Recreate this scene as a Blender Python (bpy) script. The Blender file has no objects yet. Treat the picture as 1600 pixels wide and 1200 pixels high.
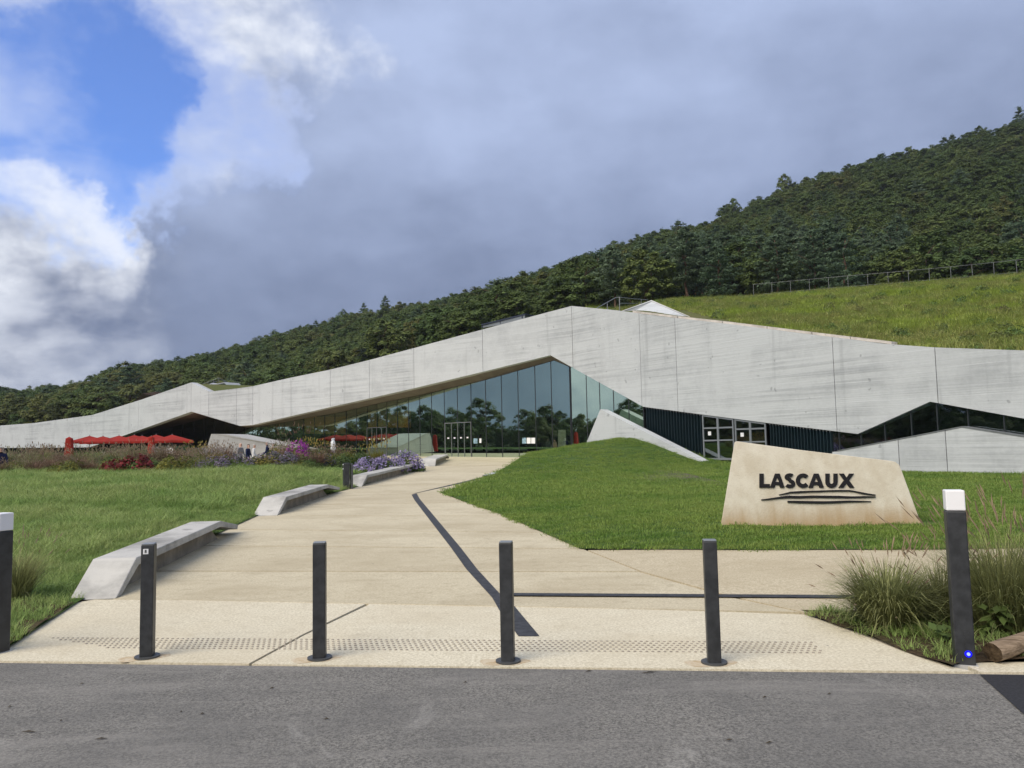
import bpy, bmesh, math, random
import numpy as np
from mathutils import Vector, Matrix
from mathutils.geometry import tessellate_polygon
random.seed(7); RNG = np.random.default_rng(11)
SC = bpy.context.scene
COL = SC.collection
R = math.radians

# ------------------------------------------------------------------ camera
F = 1200.0; PITCH = R(4.5); ROLL = 0.02; CAMZ = 1.65
fw = Vector((0, math.cos(PITCH), math.sin(PITCH)))
r0 = Vector((1, 0, 0)); u0 = Vector((0, -math.sin(PITCH), math.cos(PITCH)))
RT = r0 * math.cos(ROLL) - u0 * math.sin(ROLL)
UP = r0 * math.sin(ROLL) + u0 * math.cos(ROLL)
CAM = Vector((0, 0, CAMZ))
cd = bpy.data.cameras.new('camera'); cd.sensor_width = 36; cd.lens = 27.0
cd.clip_start = 0.05; cd.clip_end = 6000
cam = bpy.data.objects.new('camera', cd); COL.objects.link(cam)
m3 = Matrix((RT, UP, -fw)).transposed()
cam.matrix_world = Matrix.Translation(CAM) @ m3.to_4x4()
SC.camera = cam
def ray(u, v):
    return fw + RT * ((u - 800) / F) - UP * ((v - 600) / F)

# ------------------------------------------------------------------ world, sun, exposure
SUN_DIR = Vector((-0.50, -0.62, 0.72)).normalized()     # towards the sun
world = bpy.data.worlds.new('World'); SC.world = world; world.use_nodes = True
wn = world.node_tree; wn.nodes.clear()
def N(t, typ, **kw):
    n = t.nodes.new(typ)
    for k, v in kw.items(): setattr(n, k, v)
    return n
def mth(t, op, a, b=None, c=None, clamp=False):
    n = N(t, 'ShaderNodeMath', operation=op, use_clamp=clamp)
    for i, x in enumerate((a, b, c)):
        if x is None: continue
        if hasattr(x, 'is_linked'): t.links.new(x, n.inputs[i])
        else: n.inputs[i].default_value = x
    return n.outputs[0]
def mrange(t, x, a, b, c=0.0, d=1.0, smooth=True):
    n = N(t, 'ShaderNodeMapRange', interpolation_type='SMOOTHSTEP' if smooth else 'LINEAR')
    t.links.new(x, n.inputs[0])
    for i, v in enumerate((a, b, c, d)): n.inputs[1 + i].default_value = v
    return n.outputs[0]
def mixc(t, f, a, b, blend='MIX'):
    n = N(t, 'ShaderNodeMix', data_type='RGBA', blend_type=blend)
    for i, x in ((0, f), (6, a), (7, b)):
        if hasattr(x, 'is_linked'): t.links.new(x, n.inputs[i])
        elif i == 0: n.inputs[0].default_value = x
        else: n.inputs[i].default_value = (x[0], x[1], x[2], 1)
    return n.outputs[2]
def noise(t, vec, scale, detail=4, rough=0.5, dist=0.0, out=0):
    n = N(t, 'ShaderNodeTexNoise')
    n.inputs['Scale'].default_value = scale; n.inputs['Detail'].default_value = detail
    n.inputs['Roughness'].default_value = rough; n.inputs['Distortion'].default_value = dist
    if vec is not None: t.links.new(vec, n.inputs['Vector'])
    return n.outputs[out]

def mapv(t, vec, sc):
    n = N(t, 'ShaderNodeVectorMath', operation='MULTIPLY'); t.links.new(vec, n.inputs[0]); n.inputs[1].default_value = sc
    return n.outputs[0]
def build_sky():
    t = wn
    tc = N(t, 'ShaderNodeTexCoord'); v = tc.outputs['Generated']
    sep = N(t, 'ShaderNodeSeparateXYZ'); t.links.new(v, sep.inputs[0])
    z = mth(t, 'MAXIMUM', sep.outputs[2], 0.0)
    zz = mth(t, 'ADD', z, 0.30)
    cmb = N(t, 'ShaderNodeCombineXYZ')
    t.links.new(mth(t, 'DIVIDE', sep.outputs[0], zz), cmb.inputs[0])
    t.links.new(mth(t, 'DIVIDE', sep.outputs[1], zz), cmb.inputs[1])
    p = cmb.outputs[0]
    wv = N(t, 'ShaderNodeTexNoise'); wv.inputs['Scale'].default_value = 4.2; wv.inputs['Detail'].default_value = 7; wv.inputs['Roughness'].default_value = 0.62
    t.links.new(v, wv.inputs['Vector'])
    wsub = N(t, 'ShaderNodeVectorMath', operation='SUBTRACT'); t.links.new(wv.outputs['Color'], wsub.inputs[0]); wsub.inputs[1].default_value = (0.5, 0.5, 0.5)
    wadd = N(t, 'ShaderNodeVectorMath', operation='MULTIPLY_ADD'); t.links.new(wsub.outputs[0], wadd.inputs[0]); wadd.inputs[1].default_value = (0.42, 0.42, 0.42); t.links.new(v, wadd.inputs[2])
    wnm = N(t, 'ShaderNodeVectorMath', operation='NORMALIZE'); t.links.new(wadd.outputs[0], wnm.inputs[0]); vw = wnm.outputs[0]
    def blob(u, w, a_out, a_in):
        d = ray(u, w).normalized()
        n = N(t, 'ShaderNodeVectorMath', operation='DOT_PRODUCT')
        t.links.new(vw, n.inputs[0]); n.inputs[1].default_value = d
        return mrange(t, n.outputs['Value'], math.cos(R(a_out)), math.cos(R(a_in)))
    vs = mapv(t, v, (1.0, 1.0, 1.7))
    f1 = noise(t, vs, 5.0, 9, 0.55, 0.15)
    f2 = noise(t, vs, 2.2, 4, 0.5, 0.0)
    f3 = noise(t, vs, 11.0, 8, 0.6, 0.1)
    gap = mth(t, 'MAXIMUM', blob(35, 130, 13, 2.5), mth(t, 'MULTIPLY', blob(440, 185, 5.5, 0.5), 0.5))
    gap = mth(t, 'MAXIMUM', gap, mth(t, 'MULTIPLY', blob(270, 120, 9, 2), 0.55))
    gap = mth(t, 'MAXIMUM', gap, mth(t, 'MULTIPLY', blob(130, 270, 6, 1.5), 0.9))
    fm = mth(t, 'ADD', mth(t, 'MULTIPLY', f1, 0.65), mth(t, 'MULTIPLY', f3, 0.35))
    f1w = mth(t, 'MULTIPLY', mth(t, 'SUBTRACT', fm, 0.5), 1.7)
    D = mth(t, 'ADD', mth(t, 'SUBTRACT', 1.05, mth(t, 'MULTIPLY', gap, 1.30)), f1w)
    # bright cumulus around the gap
    wb = mth(t, 'MAXIMUM', blob(365, 15, 9, 1.5), mth(t, 'MAXIMUM', blob(30, 400, 7, 3), blob(140, 400, 5, 1.5)))
    wb = mth(t, 'MAXIMUM', wb, mth(t, 'MULTIPLY', blob(70, 600, 10, 2), 0.8))
    wb = mth(t, 'MAXIMUM', wb, mth(t, 'MULTIPLY', blob(-900, 480, 34, 8), 0.75))      # the bright cloud bank goes on beyond the left edge
    wb = mth(t, 'MULTIPLY', wb, mrange(t, mth(t, 'ADD', mth(t, 'MULTIPLY', f1, 0.75), mth(t, 'MULTIPLY', f3, 0.25)), 0.33, 0.58))
    cover = mrange(t, D, -0.22, 0.80, 0.06, 1.0)
    cover = mth(t, 'MAXIMUM', cover, mth(t, 'MULTIPLY', wb, 0.9))
    thick = mrange(t, D, 0.0, 0.72)
    thick = mth(t, 'MULTIPLY', thick, mth(t, 'SUBTRACT', 1.0, mth(t, 'MULTIPLY', wb, 0.95)))
    gdark = (0.46, 0.63, 1.08); glight = (1.82, 2.20, 3.18); white = (3.7, 3.85, 4.15)
    gm = mth(t, 'ADD', mth(t, 'MULTIPLY', mrange(t, f2, 0.32, 0.68), 0.34), mrange(t, z, 0.10, 0.50, 0.0, 0.66))
    gm = mth(t, 'ADD', gm, mth(t, 'MULTIPLY', mth(t, 'SUBTRACT', fm, 0.5), 1.05), clamp=True)
    grey = mixc(t, gm, gdark, glight)
    cc = mixc(t, thick, white, grey)
    sky = N(t, 'ShaderNodeTexSky', sky_type='NISHITA')
    sky.sun_disc = False
    sky.sun_elevation = math.asin(SUN_DIR.z)
    sky.sun_rotation = math.atan2(SUN_DIR.x, SUN_DIR.y)
    sky.air_density = 1.0; sky.dust_density = 0.4; sky.ozone_density = 1.6
    skyc = mixc(t, 1.0, sky.outputs[0], (0.27, 0.47, 0.84), 'MULTIPLY')
    out = mixc(t, cover, skyc, cc)
    bg = N(t, 'ShaderNodeBackground'); bg.inputs[1].default_value = 0.1
    t.links.new(out, bg.inputs[0])
    wo = N(t, 'ShaderNodeOutputWorld'); t.links.new(bg.outputs[0], wo.inputs[0])
build_sky()
world.cycles.sampling_method = 'MANUAL'; world.cycles.sample_map_resolution = 512
sl = bpy.data.lights.new('sun', 'SUN'); sl.energy = 1.5; sl.angle = R(50); sl.color = (1.0, 0.90, 0.76)
so = bpy.data.objects.new('sun', sl); COL.objects.link(so)
so.rotation_euler = SUN_DIR.to_track_quat('Z', 'Y').to_euler(); so.location = (-30, -40, 60)
SC.view_settings.view_transform = 'Standard'; SC.view_settings.look = 'None'
SC.view_settings.exposure = 1.38; SC.view_settings.gamma = 1.0
SC.view_settings.use_curve_mapping = False
SC.render.engine = 'CYCLES'
SC.cycles.volume_bounces = 0; SC.cycles.max_bounces = 6; SC.cycles.transparent_max_bounces = 24
SC.cycles.diffuse_bounces = 2; SC.cycles.glossy_bounces = 3

# ------------------------------------------------------------------ geometry helpers
def at(u, v, Y):
    d = ray(u, v); return CAM + d * (Y / d.y)
def zpath(Y): return 0.016 * max(0.0, Y - 8.0)
def ground(u, v, zf=None, dz=0.0):
    zf = zf or (lambda x, y: zpath(y))
    d = ray(u, v); z = 0.0; p = None
    for _ in range(60):
        k = (z - CAMZ) / d.z; p = CAM + d * k
        z = 0.5 * z + 0.5 * zf(p.x, p.y)
    p.z = zf(p.x, p.y) + dz; return p
def chain(o):
    v = Vector((0, 0, 0))
    while o is not None: v += o.location; o = o.parent
    return v
def tag(o, label=None, cat=None, group=None, kind=None):
    for k, v in (('label', label), ('category', cat), ('group', group), ('kind', kind)):
        if v: o[k] = v
    return o
def empty(name, loc, label=None, cat=None, group=None):
    o = bpy.data.objects.new(name, None); o.location = loc; o.empty_display_size = 0.2
    COL.objects.link(o); return tag(o, label, cat, group)
def mk(name, verts, faces, mat, parent=None, smooth=False, local=False):
    me = bpy.data.meshes.new(name)
    if parent is not None and not local:
        off = chain(parent); verts = [Vector(v) - off for v in verts]
    me.from_pydata([tuple(v) for v in verts], [], [tuple(f) for f in faces])
    me.update()
    if mat is not None:
        for m in (mat if isinstance(mat, (list, tuple)) else [mat]): me.materials.append(m)
    if smooth: me.polygons.foreach_set('use_smooth', [True] * len(me.polygons))
    o = bpy.data.objects.new(name, me); COL.objects.link(o)
    if parent is not None: o.parent = parent
    return o
class MB:
    """collects shapes into one mesh"""
    def __init__(s): s.v = []; s.f = []
    def add(s, v, f):
        b = len(s.v); s.v += [Vector(x) for x in v]; s.f += [tuple(i + b for i in q) for q in f]; return s
    def prism(s, poly, off):
        n = len(poly); off = Vector(off); poly = [Vector(p) for p in poly]
        nrm = Vector((0, 0, 0))
        for i in range(n): nrm += poly[i].cross(poly[(i + 1) % n])
        if nrm.dot(off) > 0: poly = poly[::-1]
        v = poly + [p + off for p in poly]; f = []
        tri = tessellate_polygon([poly])
        for t_ in tri:
            a, b, c = t_
            k = (poly[b] - poly[a]).cross(poly[c] - poly[a])
            if k.dot(off) > 0: a, b, c = a, c, b
            f.append((a, b, c)); f.append((a + n, c + n, b + n))
        for i in range(n):
            j = (i + 1) % n; f.append((j, i, i + n, j + n))
        return s.add(v, f)
    def box(s, c, sx, sy, sz, rz=0.0):
        """c = centre of the base"""
        ca, sa = math.cos(rz), math.sin(rz); v = []
        for dz in (0, sz):
            for dx, dy in ((-1, -1), (1, -1), (1, 1), (-1, 1)):
                x, y = dx * sx / 2, dy * sy / 2
                v.append((c[0] + x * ca - y * sa, c[1] + x * sa + y * ca, c[2] + dz))
        return s.add(v, [(3, 2, 1, 0), (4, 5, 6, 7), (0, 1, 5, 4), (1, 2, 6, 5), (2, 3, 7, 6), (3, 0, 4, 7)])
    def tube(s, pts, rad, n=8, cap=True):
        pts = [Vector(p) for p in pts]; rr = rad if isinstance(rad, (list, tuple)) else [rad] * len(pts)
        v = []; f = []
        for i, p in enumerate(pts):
            d = (pts[min(i + 1, len(pts) - 1)] - pts[max(i - 1, 0)]).normalized()
            a = d.orthogonal().normalized() if abs(d.z) < 0.95 else Vector((1, 0, 0)).cross(d).normalized()
            if abs(d.z) < 0.95: a = d.cross(Vector((0, 0, 1))).normalized()
            b = d.cross(a)
            for k in range(n):
                t_ = 2 * math.pi * k / n; v.append(p + (a * math.cos(t_) + b * math.sin(t_)) * rr[i])
        for i in range(len(pts) - 1):
            for k in range(n):
                f.append((i * n + k, i * n + (k + 1) % n, (i + 1) * n + (k + 1) % n, (i + 1) * n + k))
        if cap:
            f.append(tuple(range(n))[::-1]); f.append(tuple((len(pts) - 1) * n + k for k in range(n)))
        return s.add(v, f)
    def quad_sheet(s, rows):
        nr, nc = len(rows), len(rows[0]); v = [p for r in rows for p in r]; f = []
        for i in range(nr - 1):
            for j in range(nc - 1):
                a = i * nc + j; f.append((a, a + 1, a + nc + 1, a + nc))
        return s.add(v, f)
    def build(s, name, mat, parent=None, smooth=False, local=False): return mk(name, s.v, s.f, mat, parent, smooth, local)
def bevel(o, w=0.01, seg=2):
    m = o.modifiers.new('bevel', 'BEVEL'); m.width = w; m.segments = seg; m.limit_method = 'ANGLE'; m.angle_limit = R(35)
    return o
def lerp1(x, pts):
    if x <= pts[0][0]: return pts[0][1]
    for (a, b), (c, d) in zip(pts, pts[1:]):
        if x <= c: return b + (d - b) * (x - a) / (c - a)
    return pts[-1][1]
def hash_noise(x, y, s=1.0):
    return (math.sin(x * s * 1.7 + 1.3 * math.sin(y * s * 1.1)) + math.sin(y * s * 2.3 + 0.7 + 1.1 * math.sin(x * s * 0.9)) + math.sin((x + y) * s * 3.1 + 2)) / 3

# ------------------------------------------------------------------ materials
def material(name, rough=0.8, spec=0.3, metal=0.0):
    m = bpy.data.materials.new(name); m.use_nodes = True; t = m.node_tree
    b = t.nodes['Principled BSDF']; b.inputs['Roughness'].default_value = rough
    b.inputs['Specular IOR Level'].default_value = spec; b.inputs['Metallic'].default_value = metal
    return m, t, b
def pos(t): return N(t, 'ShaderNodeNewGeometry').outputs['Position']
def mapv(t, vec, sc):
    n = N(t, 'ShaderNodeVectorMath', operation='MULTIPLY'); t.links.new(vec, n.inputs[0]); n.inputs[1].default_value = sc
    return n.outputs[0]
def bump(t, b, h, strength=0.3, dist=0.02):
    n = N(t, 'ShaderNodeBump'); n.inputs['Strength'].default_value = strength; n.inputs['Distance'].default_value = dist
    t.links.new(h, n.inputs['Height']); t.links.new(n.outputs[0], b.inputs['Normal'])
def objrand(t): return N(t, 'ShaderNodeObjectInfo').outputs['Random']
def plain(name, c, rough=0.7, spec=0.3, metal=0.0, var=0.12, scale=8.0):
    m, t, b = material(name, rough, spec, metal)
    n = noise(t, pos(t), scale, 5, 0.6)
    lo = tuple(x * (1 - var) for x in c); hi = tuple(min(1, x * (1 + var)) for x in c)
    t.links.new(mixc(t, mrange(t, n, 0.3, 0.7), lo, hi), b.inputs['Base Color'])
    return m
def concrete(name, hi, lo, streak=0.5, blot=0.30):
    m, t, b = material(name, 0.75, 0.25)
    P = pos(t)
    rnd = objrand(t)
    boards = noise(t, mapv(t, P, (0.10, 0.10, 6.5)), 1.0, 3, 0.6)
    fineb = noise(t, mapv(t, P, (0.35, 0.35, 17.0)), 1.0, 3, 0.6)
    blocks = noise(t, mapv(t, P, (0.30, 0.30, 0.16)), 1.0, 2, 0.4)
    cloud = noise(t, P, 0.8, 7, 0.68)
    spk = noise(t, P, 7.0, 6, 0.7)
    lift = noise(t, mapv(t, P, (0.05, 0.05, 1.05)), 1.0, 2, 0.4)
    s = mth(t, 'MULTIPLY', mrange(t, boards, 0.46, 0.62), mrange(t, blocks, 0.38, 0.56))
    s = mth(t, 'MULTIPLY', s, streak)
    s2 = mth(t, 'ADD', s, mth(t, 'MULTIPLY', mrange(t, cloud, 0.38, 0.72), blot))
    s2 = mth(t, 'ADD', s2, mth(t, 'MULTIPLY', mth(t, 'SUBTRACT', spk, 0.5), 0.55))
    s2 = mth(t, 'ADD', s2, mth(t, 'MULTIPLY', mth(t, 'SUBTRACT', fineb, 0.5), 1.1 * streak))
    s2 = mth(t, 'ADD', s2, mth(t, 'MULTIPLY', mth(t, 'SUBTRACT', lift, 0.5), 0.7))
    s2 = mth(t, 'ADD', s2, mth(t, 'MULTIPLY', mth(t, 'SUBTRACT', rnd, 0.5), 0.30), clamp=True)
    c = mixc(t, s2, hi, lo)
    pits = mrange(t, noise(t, P, 2.6, 2, 0.5), 0.70, 0.74)      # bolt holes and blow holes
    c = mixc(t, mth(t, 'MULTIPLY', pits, 0.45), c, tuple(x * 0.5 for x in lo))
    runs = mrange(t, noise(t, mapv(t, P, (1.6, 1.6, 0.10)), 1.0, 4, 0.6), 0.56, 0.76)   # rain runs
    c = mixc(t, mth(t, 'MULTIPLY', runs, 0.34), c, tuple(x * 0.74 for x in lo))
    t.links.new(c, b.inputs['Base Color'])
    bump(t, b, mth(t, 'ADD', mth(t, 'MULTIPLY', boards, 0.8), mth(t, 'ADD', mth(t, 'MULTIPLY', fineb, 0.3), mth(t, 'MULTIPLY', spk, 0.25))), 0.5, 0.04)
    return m
MAT = {}
MAT['conc'] = concrete('facade_concrete', (0.505, 0.53, 0.54), (0.295, 0.312, 0.325), 0.40)
MAT['conc_dark'] = concrete('weathered_concrete', (0.46, 0.455, 0.43), (0.26, 0.26, 0.25), 0.5)
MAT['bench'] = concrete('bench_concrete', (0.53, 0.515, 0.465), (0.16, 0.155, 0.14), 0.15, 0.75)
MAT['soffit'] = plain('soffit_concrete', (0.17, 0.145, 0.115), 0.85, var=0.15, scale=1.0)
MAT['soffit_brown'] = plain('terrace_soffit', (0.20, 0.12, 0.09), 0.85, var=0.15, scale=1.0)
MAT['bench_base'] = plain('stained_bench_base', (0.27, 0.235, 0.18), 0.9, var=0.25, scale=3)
MAT['steel'] = plain('dark_grey_powder_coat', (0.031, 0.033, 0.035), 0.45, 0.45, var=0.3, scale=14)
MAT['frame'] = plain('grey_aluminium', (0.21, 0.23, 0.245), 0.4, 0.5, 0.2, var=0.06)
MAT['darkframe'] = plain('dark_mullion', (0.02, 0.024, 0.026), 0.4, 0.5)
MAT['coping'] = plain('coping_stone', (0.50, 0.46, 0.41), 0.8, var=0.2, scale=2)
MAT['rail'] = plain('galvanised_rail', (0.22, 0.23, 0.23), 0.45, 0.5, 0.5, var=0.1)
MAT['white'] = plain('white_lamp_cap', (0.82, 0.82, 0.82), 0.45, 0.4, var=0.02)
MAT['black'] = plain('black_lettering', (0.012, 0.011, 0.012), 0.6, 0.3)
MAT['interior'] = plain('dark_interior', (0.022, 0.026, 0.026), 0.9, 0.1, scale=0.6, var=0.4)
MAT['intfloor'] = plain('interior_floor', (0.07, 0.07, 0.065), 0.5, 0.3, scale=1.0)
MAT['orange'] = plain('orange_interior_wall', (0.85, 0.38, 0.07), 0.6, scale=0.8)
MAT['cream'] = plain('cream_interior_panel', (0.62, 0.55, 0.42), 0.6)
MAT['red'] = plain('red_canvas', (0.27, 0.026, 0.018), 0.85, 0.1, var=0.15, scale=1.5)
MAT['skyl'] = plain('dark_blue_skylight_frame', (0.025, 0.032, 0.055), 0.4, 0.5)
MAT['tile'] = plain('brown_roof_tile', (0.13, 0.085, 0.06), 0.9, scale=3)
MAT['paper'] = plain('white_paper', (0.75, 0.76, 0.76), 0.7, var=0.03)
MAT['flange'] = plain('base_flange', (0.055, 0.058, 0.06), 0.5, 0.5)

def glass_mat(name, tint, lo, hi, rcol=(0.86, 0.97, 0.97)):
    m = bpy.data.materials.new(name); m.use_nodes = True; t = m.node_tree; t.nodes.clear()
    tr = N(t, 'ShaderNodeBsdfTransparent'); tr.inputs[0].default_value = (*tint, 1)
    gl = N(t, 'ShaderNodeBsdfGlossy'); gl.inputs['Color'].default_value = (*rcol, 1); gl.inputs['Roughness'].default_value = 0.012
    bp = N(t, 'ShaderNodeBump'); bp.inputs['Strength'].default_value = 0.02; bp.inputs['Distance'].default_value = 0.03
    t.links.new(noise(t, pos(t), 0.5, 2, 0.4), bp.inputs['Height']); t.links.new(bp.outputs[0], gl.inputs['Normal'])
    lw = N(t, 'ShaderNodeLayerWeight'); lw.inputs[0].default_value = 0.35
    fac = mrange(t, lw.outputs['Facing'], 0.0, 1.0, lo, hi, False)
    bf = N(t, 'ShaderNodeNewGeometry').outputs['Backfacing']
    fac = mth(t, 'MULTIPLY', fac, mth(t, 'SUBTRACT', 1.0, bf))
    trc = mixc(t, bf, tint, (1.0, 1.0, 1.0)); t.links.new(trc, tr.inputs[0])
    mx = N(t, 'ShaderNodeMixShader'); t.links.new(fac, mx.inputs[0])
    t.links.new(tr.outputs[0], mx.inputs[1]); t.links.new(gl.outputs[0], mx.inputs[2])
    o = N(t, 'ShaderNodeOutputMaterial'); t.links.new(mx.outputs[0], o.inputs[0])
    return m
MAT['glass'] = glass_mat('tinted_curtain_glass', (0.66, 0.82, 0.74), 0.50, 0.85, (0.80, 1.0, 0.82))
MAT['glass_dark'] = glass_mat('dark_window_glass', (0.45, 0.56, 0.52), 0.16, 0.6)
MAT['glass_blue'] = glass_mat('blue_slot_glass', (0.25, 0.45, 0.5), 0.10, 0.4, (0.5, 0.85, 1.0))

def asphalt():
    m, t, b = material('asphalt', 0.9, 0.25)
    P = pos(t)
    spk = noise(t, P, 62, 4, 0.8); agg = noise(t, P, 22, 4, 0.75)
    cl = noise(t, P, 0.8, 7, 0.66); st = noise(t, mapv(t, P, (0.5, 2.2, 1)), 1.0, 7, 0.7, 0.5)
    sc = noise(t, mapv(t, P, (1.6, 0.9, 1)), 0.9, 7, 0.72, 0.9)
    c = mixc(t, mrange(t, spk, 0.34, 0.66), (0.088, 0.084, 0.075), (0.295, 0.28, 0.245))
    c = mixc(t, mrange(t, cl, 0.35, 0.65, 0, 0.55), c, (0.128, 0.124, 0.114))
    c = mixc(t, mrange(t, st, 0.47, 0.70, 0, 0.55), c, (0.28, 0.265, 0.235))
    c = mixc(t, mrange(t, sc, 0.57, 0.70, 0, 0.45), c, (0.39, 0.375, 0.335))
    c = mixc(t, mrange(t, agg, 0.60, 0.72, 0, 0.55), c, (0.07, 0.07, 0.07))
    t.links.new(c, b.inputs['Base Color'])
    bump(t, b, mth(t, 'ADD', mth(t, 'MULTIPLY', spk, 0.7), mth(t, 'MULTIPLY', agg, 0.5)), 0.8, 0.012)
    return m
def paving(name, a, bcol, dirt, dirtamt):
    m, t, b = material(name, 0.88, 0.2)
    P = pos(t); rnd = objrand(t)
    spk = noise(t, P, 42, 4, 0.8); mid = noise(t, P, 6, 6, 0.68)
    drag = noise(t, mapv(t, P, (0.5, 0.9, 1)), 1.0, 7, 0.7, 0.3); big = noise(t, P, 0.45, 5, 0.6)
    c = mixc(t, mrange(t, spk, 0.34, 0.64), bcol, a)
    c = mixc(t, mrange(t, drag, 0.42, 0.66, 0, dirtamt), c, dirt)
    c = mixc(t, mrange(t, big, 0.42, 0.72, 0, dirtamt * 0.8), c, dirt)
    c = mixc(t, mrange(t, mid, 0.50, 0.72, 0, 0.40), c, tuple(x * 0.8 for x in dirt))
    c = mixc(t, mrange(t, rnd, 0, 1, 0.0, 0.22, False), c, dirt)
    dots = mrange(t, noise(t, P, 16, 2, 0.5), 0.74, 0.78)
    c = mixc(t, mth(t, 'MULTIPLY', dots, 0.5), c, (0.06, 0.05, 0.04))
    t.links.new(c, b.inputs['Base Color'])
    bump(t, b, mth(t, 'ADD', mth(t, 'MULTIPLY', spk, 0.6), mth(t, 'MULTIPLY', mid, 0.5)), 0.7, 0.012)
    return m
MAT['asphalt'] = asphalt()
MAT['asphalt_new'] = plain('new_asphalt', (0.03, 0.03, 0.032), 0.85, 0.3, var=0.35, scale=60)
MAT['pad'] = paving('pale_exposed_aggregate', (0.82, 0.76, 0.59), (0.50, 0.445, 0.31), (0.53, 0.455, 0.31), 0.38)
MAT['path'] = paving('beige_brushed_concrete', (0.665, 0.595, 0.425), (0.465, 0.405, 0.275), (0.40, 0.335, 0.215), 0.50)
MAT['path_cross'] = paving('tan_aggregate', (0.66, 0.58, 0.41), (0.41, 0.345, 0.225), (0.41, 0.34, 0.215), 0.50)
MAT['joint'] = plain('joint_sand', (0.10, 0.085, 0.062), 0.95)
MAT['inlay'] = plain('dark_resin_inlay', (0.040, 0.041, 0.044), 0.7, 0.35, var=0.35, scale=14)
MAT['stud'] = plain('tactile_stud_grey', (0.30, 0.26, 0.20), 0.6, 0.4, var=0.2)
MAT['rust'] = plain('rust_stain_ring', (0.26, 0.16, 0.07), 0.95, var=0.4, scale=25)
def soil():
    m, t, b = material('mulch_soil', 0.95, 0.1)
    P = pos(t); n1 = noise(t, P, 20, 5, 0.7); n2 = noise(t, P, 2.5, 4, 0.6)
    c = mixc(t, mrange(t, n1, 0.3, 0.7), (0.035, 0.024, 0.015), (0.12, 0.085, 0.05))
    c = mixc(t, mrange(t, n2, 0.45, 0.65, 0, 0.6), c, (0.045, 0.062, 0.018))
    t.links.new(c, b.inputs['Base Color']); bump(t, b, n1, 0.8, 0.03); return m
MAT['soil'] = soil()
def turf(name, a, bb, cc):
    m, t, b = material(name, 0.95, 0.08)
    P = pos(t); n1 = noise(t, P, 14, 5, 0.7); n2 = noise(t, P, 0.5, 5, 0.6)
    c = mixc(t, mrange(t, n1, 0.3, 0.7), a, bb); c = mixc(t, mrange(t, n2, 0.4, 0.7, 0, 0.7), c, cc)
    t.links.new(c, b.inputs['Base Color']); bump(t, b, n1, 0.6, 0.05); return m
MAT['turf'] = turf('lawn_turf', (0.045, 0.085, 0.020), (0.075, 0.125, 0.030), (0.085, 0.12, 0.035))
MAT['roofturf'] = turf('roof_meadow_soil', (0.075, 0.095, 0.03), (0.13, 0.14, 0.045), (0.15, 0.13, 0.06))
MAT['forestfloor'] = turf('forest_floor', (0.020, 0.032, 0.012), (0.035, 0.048, 0.018), (0.03, 0.042, 0.016))

def leafmat(name, a, b_, c_, trans=0.32, patch=0.35, rough=0.6):
    """a/b by instance, c in world-sized patches, attribute 'tone' by leaf"""
    m, t, b = material(name, rough, 0.2)
    rnd = objrand(t)
    col = mixc(t, rnd, a, b_)
    n2 = noise(t, pos(t), patch, 4, 0.6)
    col = mixc(t, mrange(t, n2, 0.42, 0.68), col, c_)
    at_ = N(t, 'ShaderNodeAttribute'); at_.attribute_name = 'tone'
    col = mixc(t, 1.0, col, at_.outputs['Color'], 'MULTIPLY')
    t.links.new(col, b.inputs['Base Color'])
    tr = N(t, 'ShaderNodeBsdfTranslucent'); t.links.new(col, tr.inputs[0])
    mx = N(t, 'ShaderNodeMixShader'); mx.inputs[0].default_value = trans
    t.links.new(b.outputs[0], mx.inputs[1]); t.links.new(tr.outputs[0], mx.inputs[2])
    t.links.new(mx.outputs[0], t.nodes['Material Output'].inputs[0])
    return m
def stripes(m, ang, width):
    t = m.node_tree; b = t.nodes['Principled BSDF']; src = b.inputs['Base Color'].links[0].from_socket
    w = N(t, 'ShaderNodeTexWave'); w.inputs['Scale'].default_value = 0.314 / width; w.inputs['Distortion'].default_value = 1.2; w.inputs['Detail Scale'].default_value = 0.4
    rot = N(t, 'ShaderNodeVectorRotate', rotation_type='Z_AXIS'); rot.inputs['Angle'].default_value = ang; t.links.new(pos(t), rot.inputs['Vector']); t.links.new(rot.outputs[0], w.inputs['Vector'])
    c = mixc(t, mrange(t, w.outputs['Fac'], 0.3, 0.7, 0.0, 0.42), src, (0.265, 0.345, 0.092))
    t.links.new(c, b.inputs['Base Color'])
MAT['lawn'] = leafmat('mown_grass_blades', (0.165, 0.265, 0.046), (0.250, 0.315, 0.072), (0.125, 0.225, 0.038), patch=0.45)
stripes(MAT['lawn'], R(62), 0.55)
MAT['meadow'] = leafmat('meadow_grass_blades', (0.255, 0.355, 0.100), (0.365, 0.415, 0.155), (0.205, 0.315, 0.080), patch=0.35)
MAT['roofgrass'] = leafmat('roof_meadow_blades', (0.245, 0.320, 0.075), (0.380, 0.365, 0.125), (0.335, 0.425, 0.070), patch=0.22)
MAT['broad'] = leafmat('broadleaf_foliage', (0.078, 0.130, 0.040), (0.160, 0.200, 0.058), (0.104, 0.152, 0.046), patch=0.05)
MAT['olive'] = leafmat('olive_foliage', (0.125, 0.158, 0.046), (0.180, 0.182, 0.060), (0.140, 0.165, 0.050), patch=0.05)
MAT['pine'] = leafmat('pine_needles', (0.082, 0.130, 0.072), (0.122, 0.168, 0.094), (0.10, 0.146, 0.080), patch=0.05)
MAT['darkfir'] = leafmat('dark_fir_needles', (0.014, 0.026, 0.012), (0.018, 0.03, 0.014), (0.016, 0.028, 0.013), patch=0.05)
MAT['bark'] = plain('bark', (0.085, 0.062, 0.045), 0.95, var=0.4, scale=3)
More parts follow.
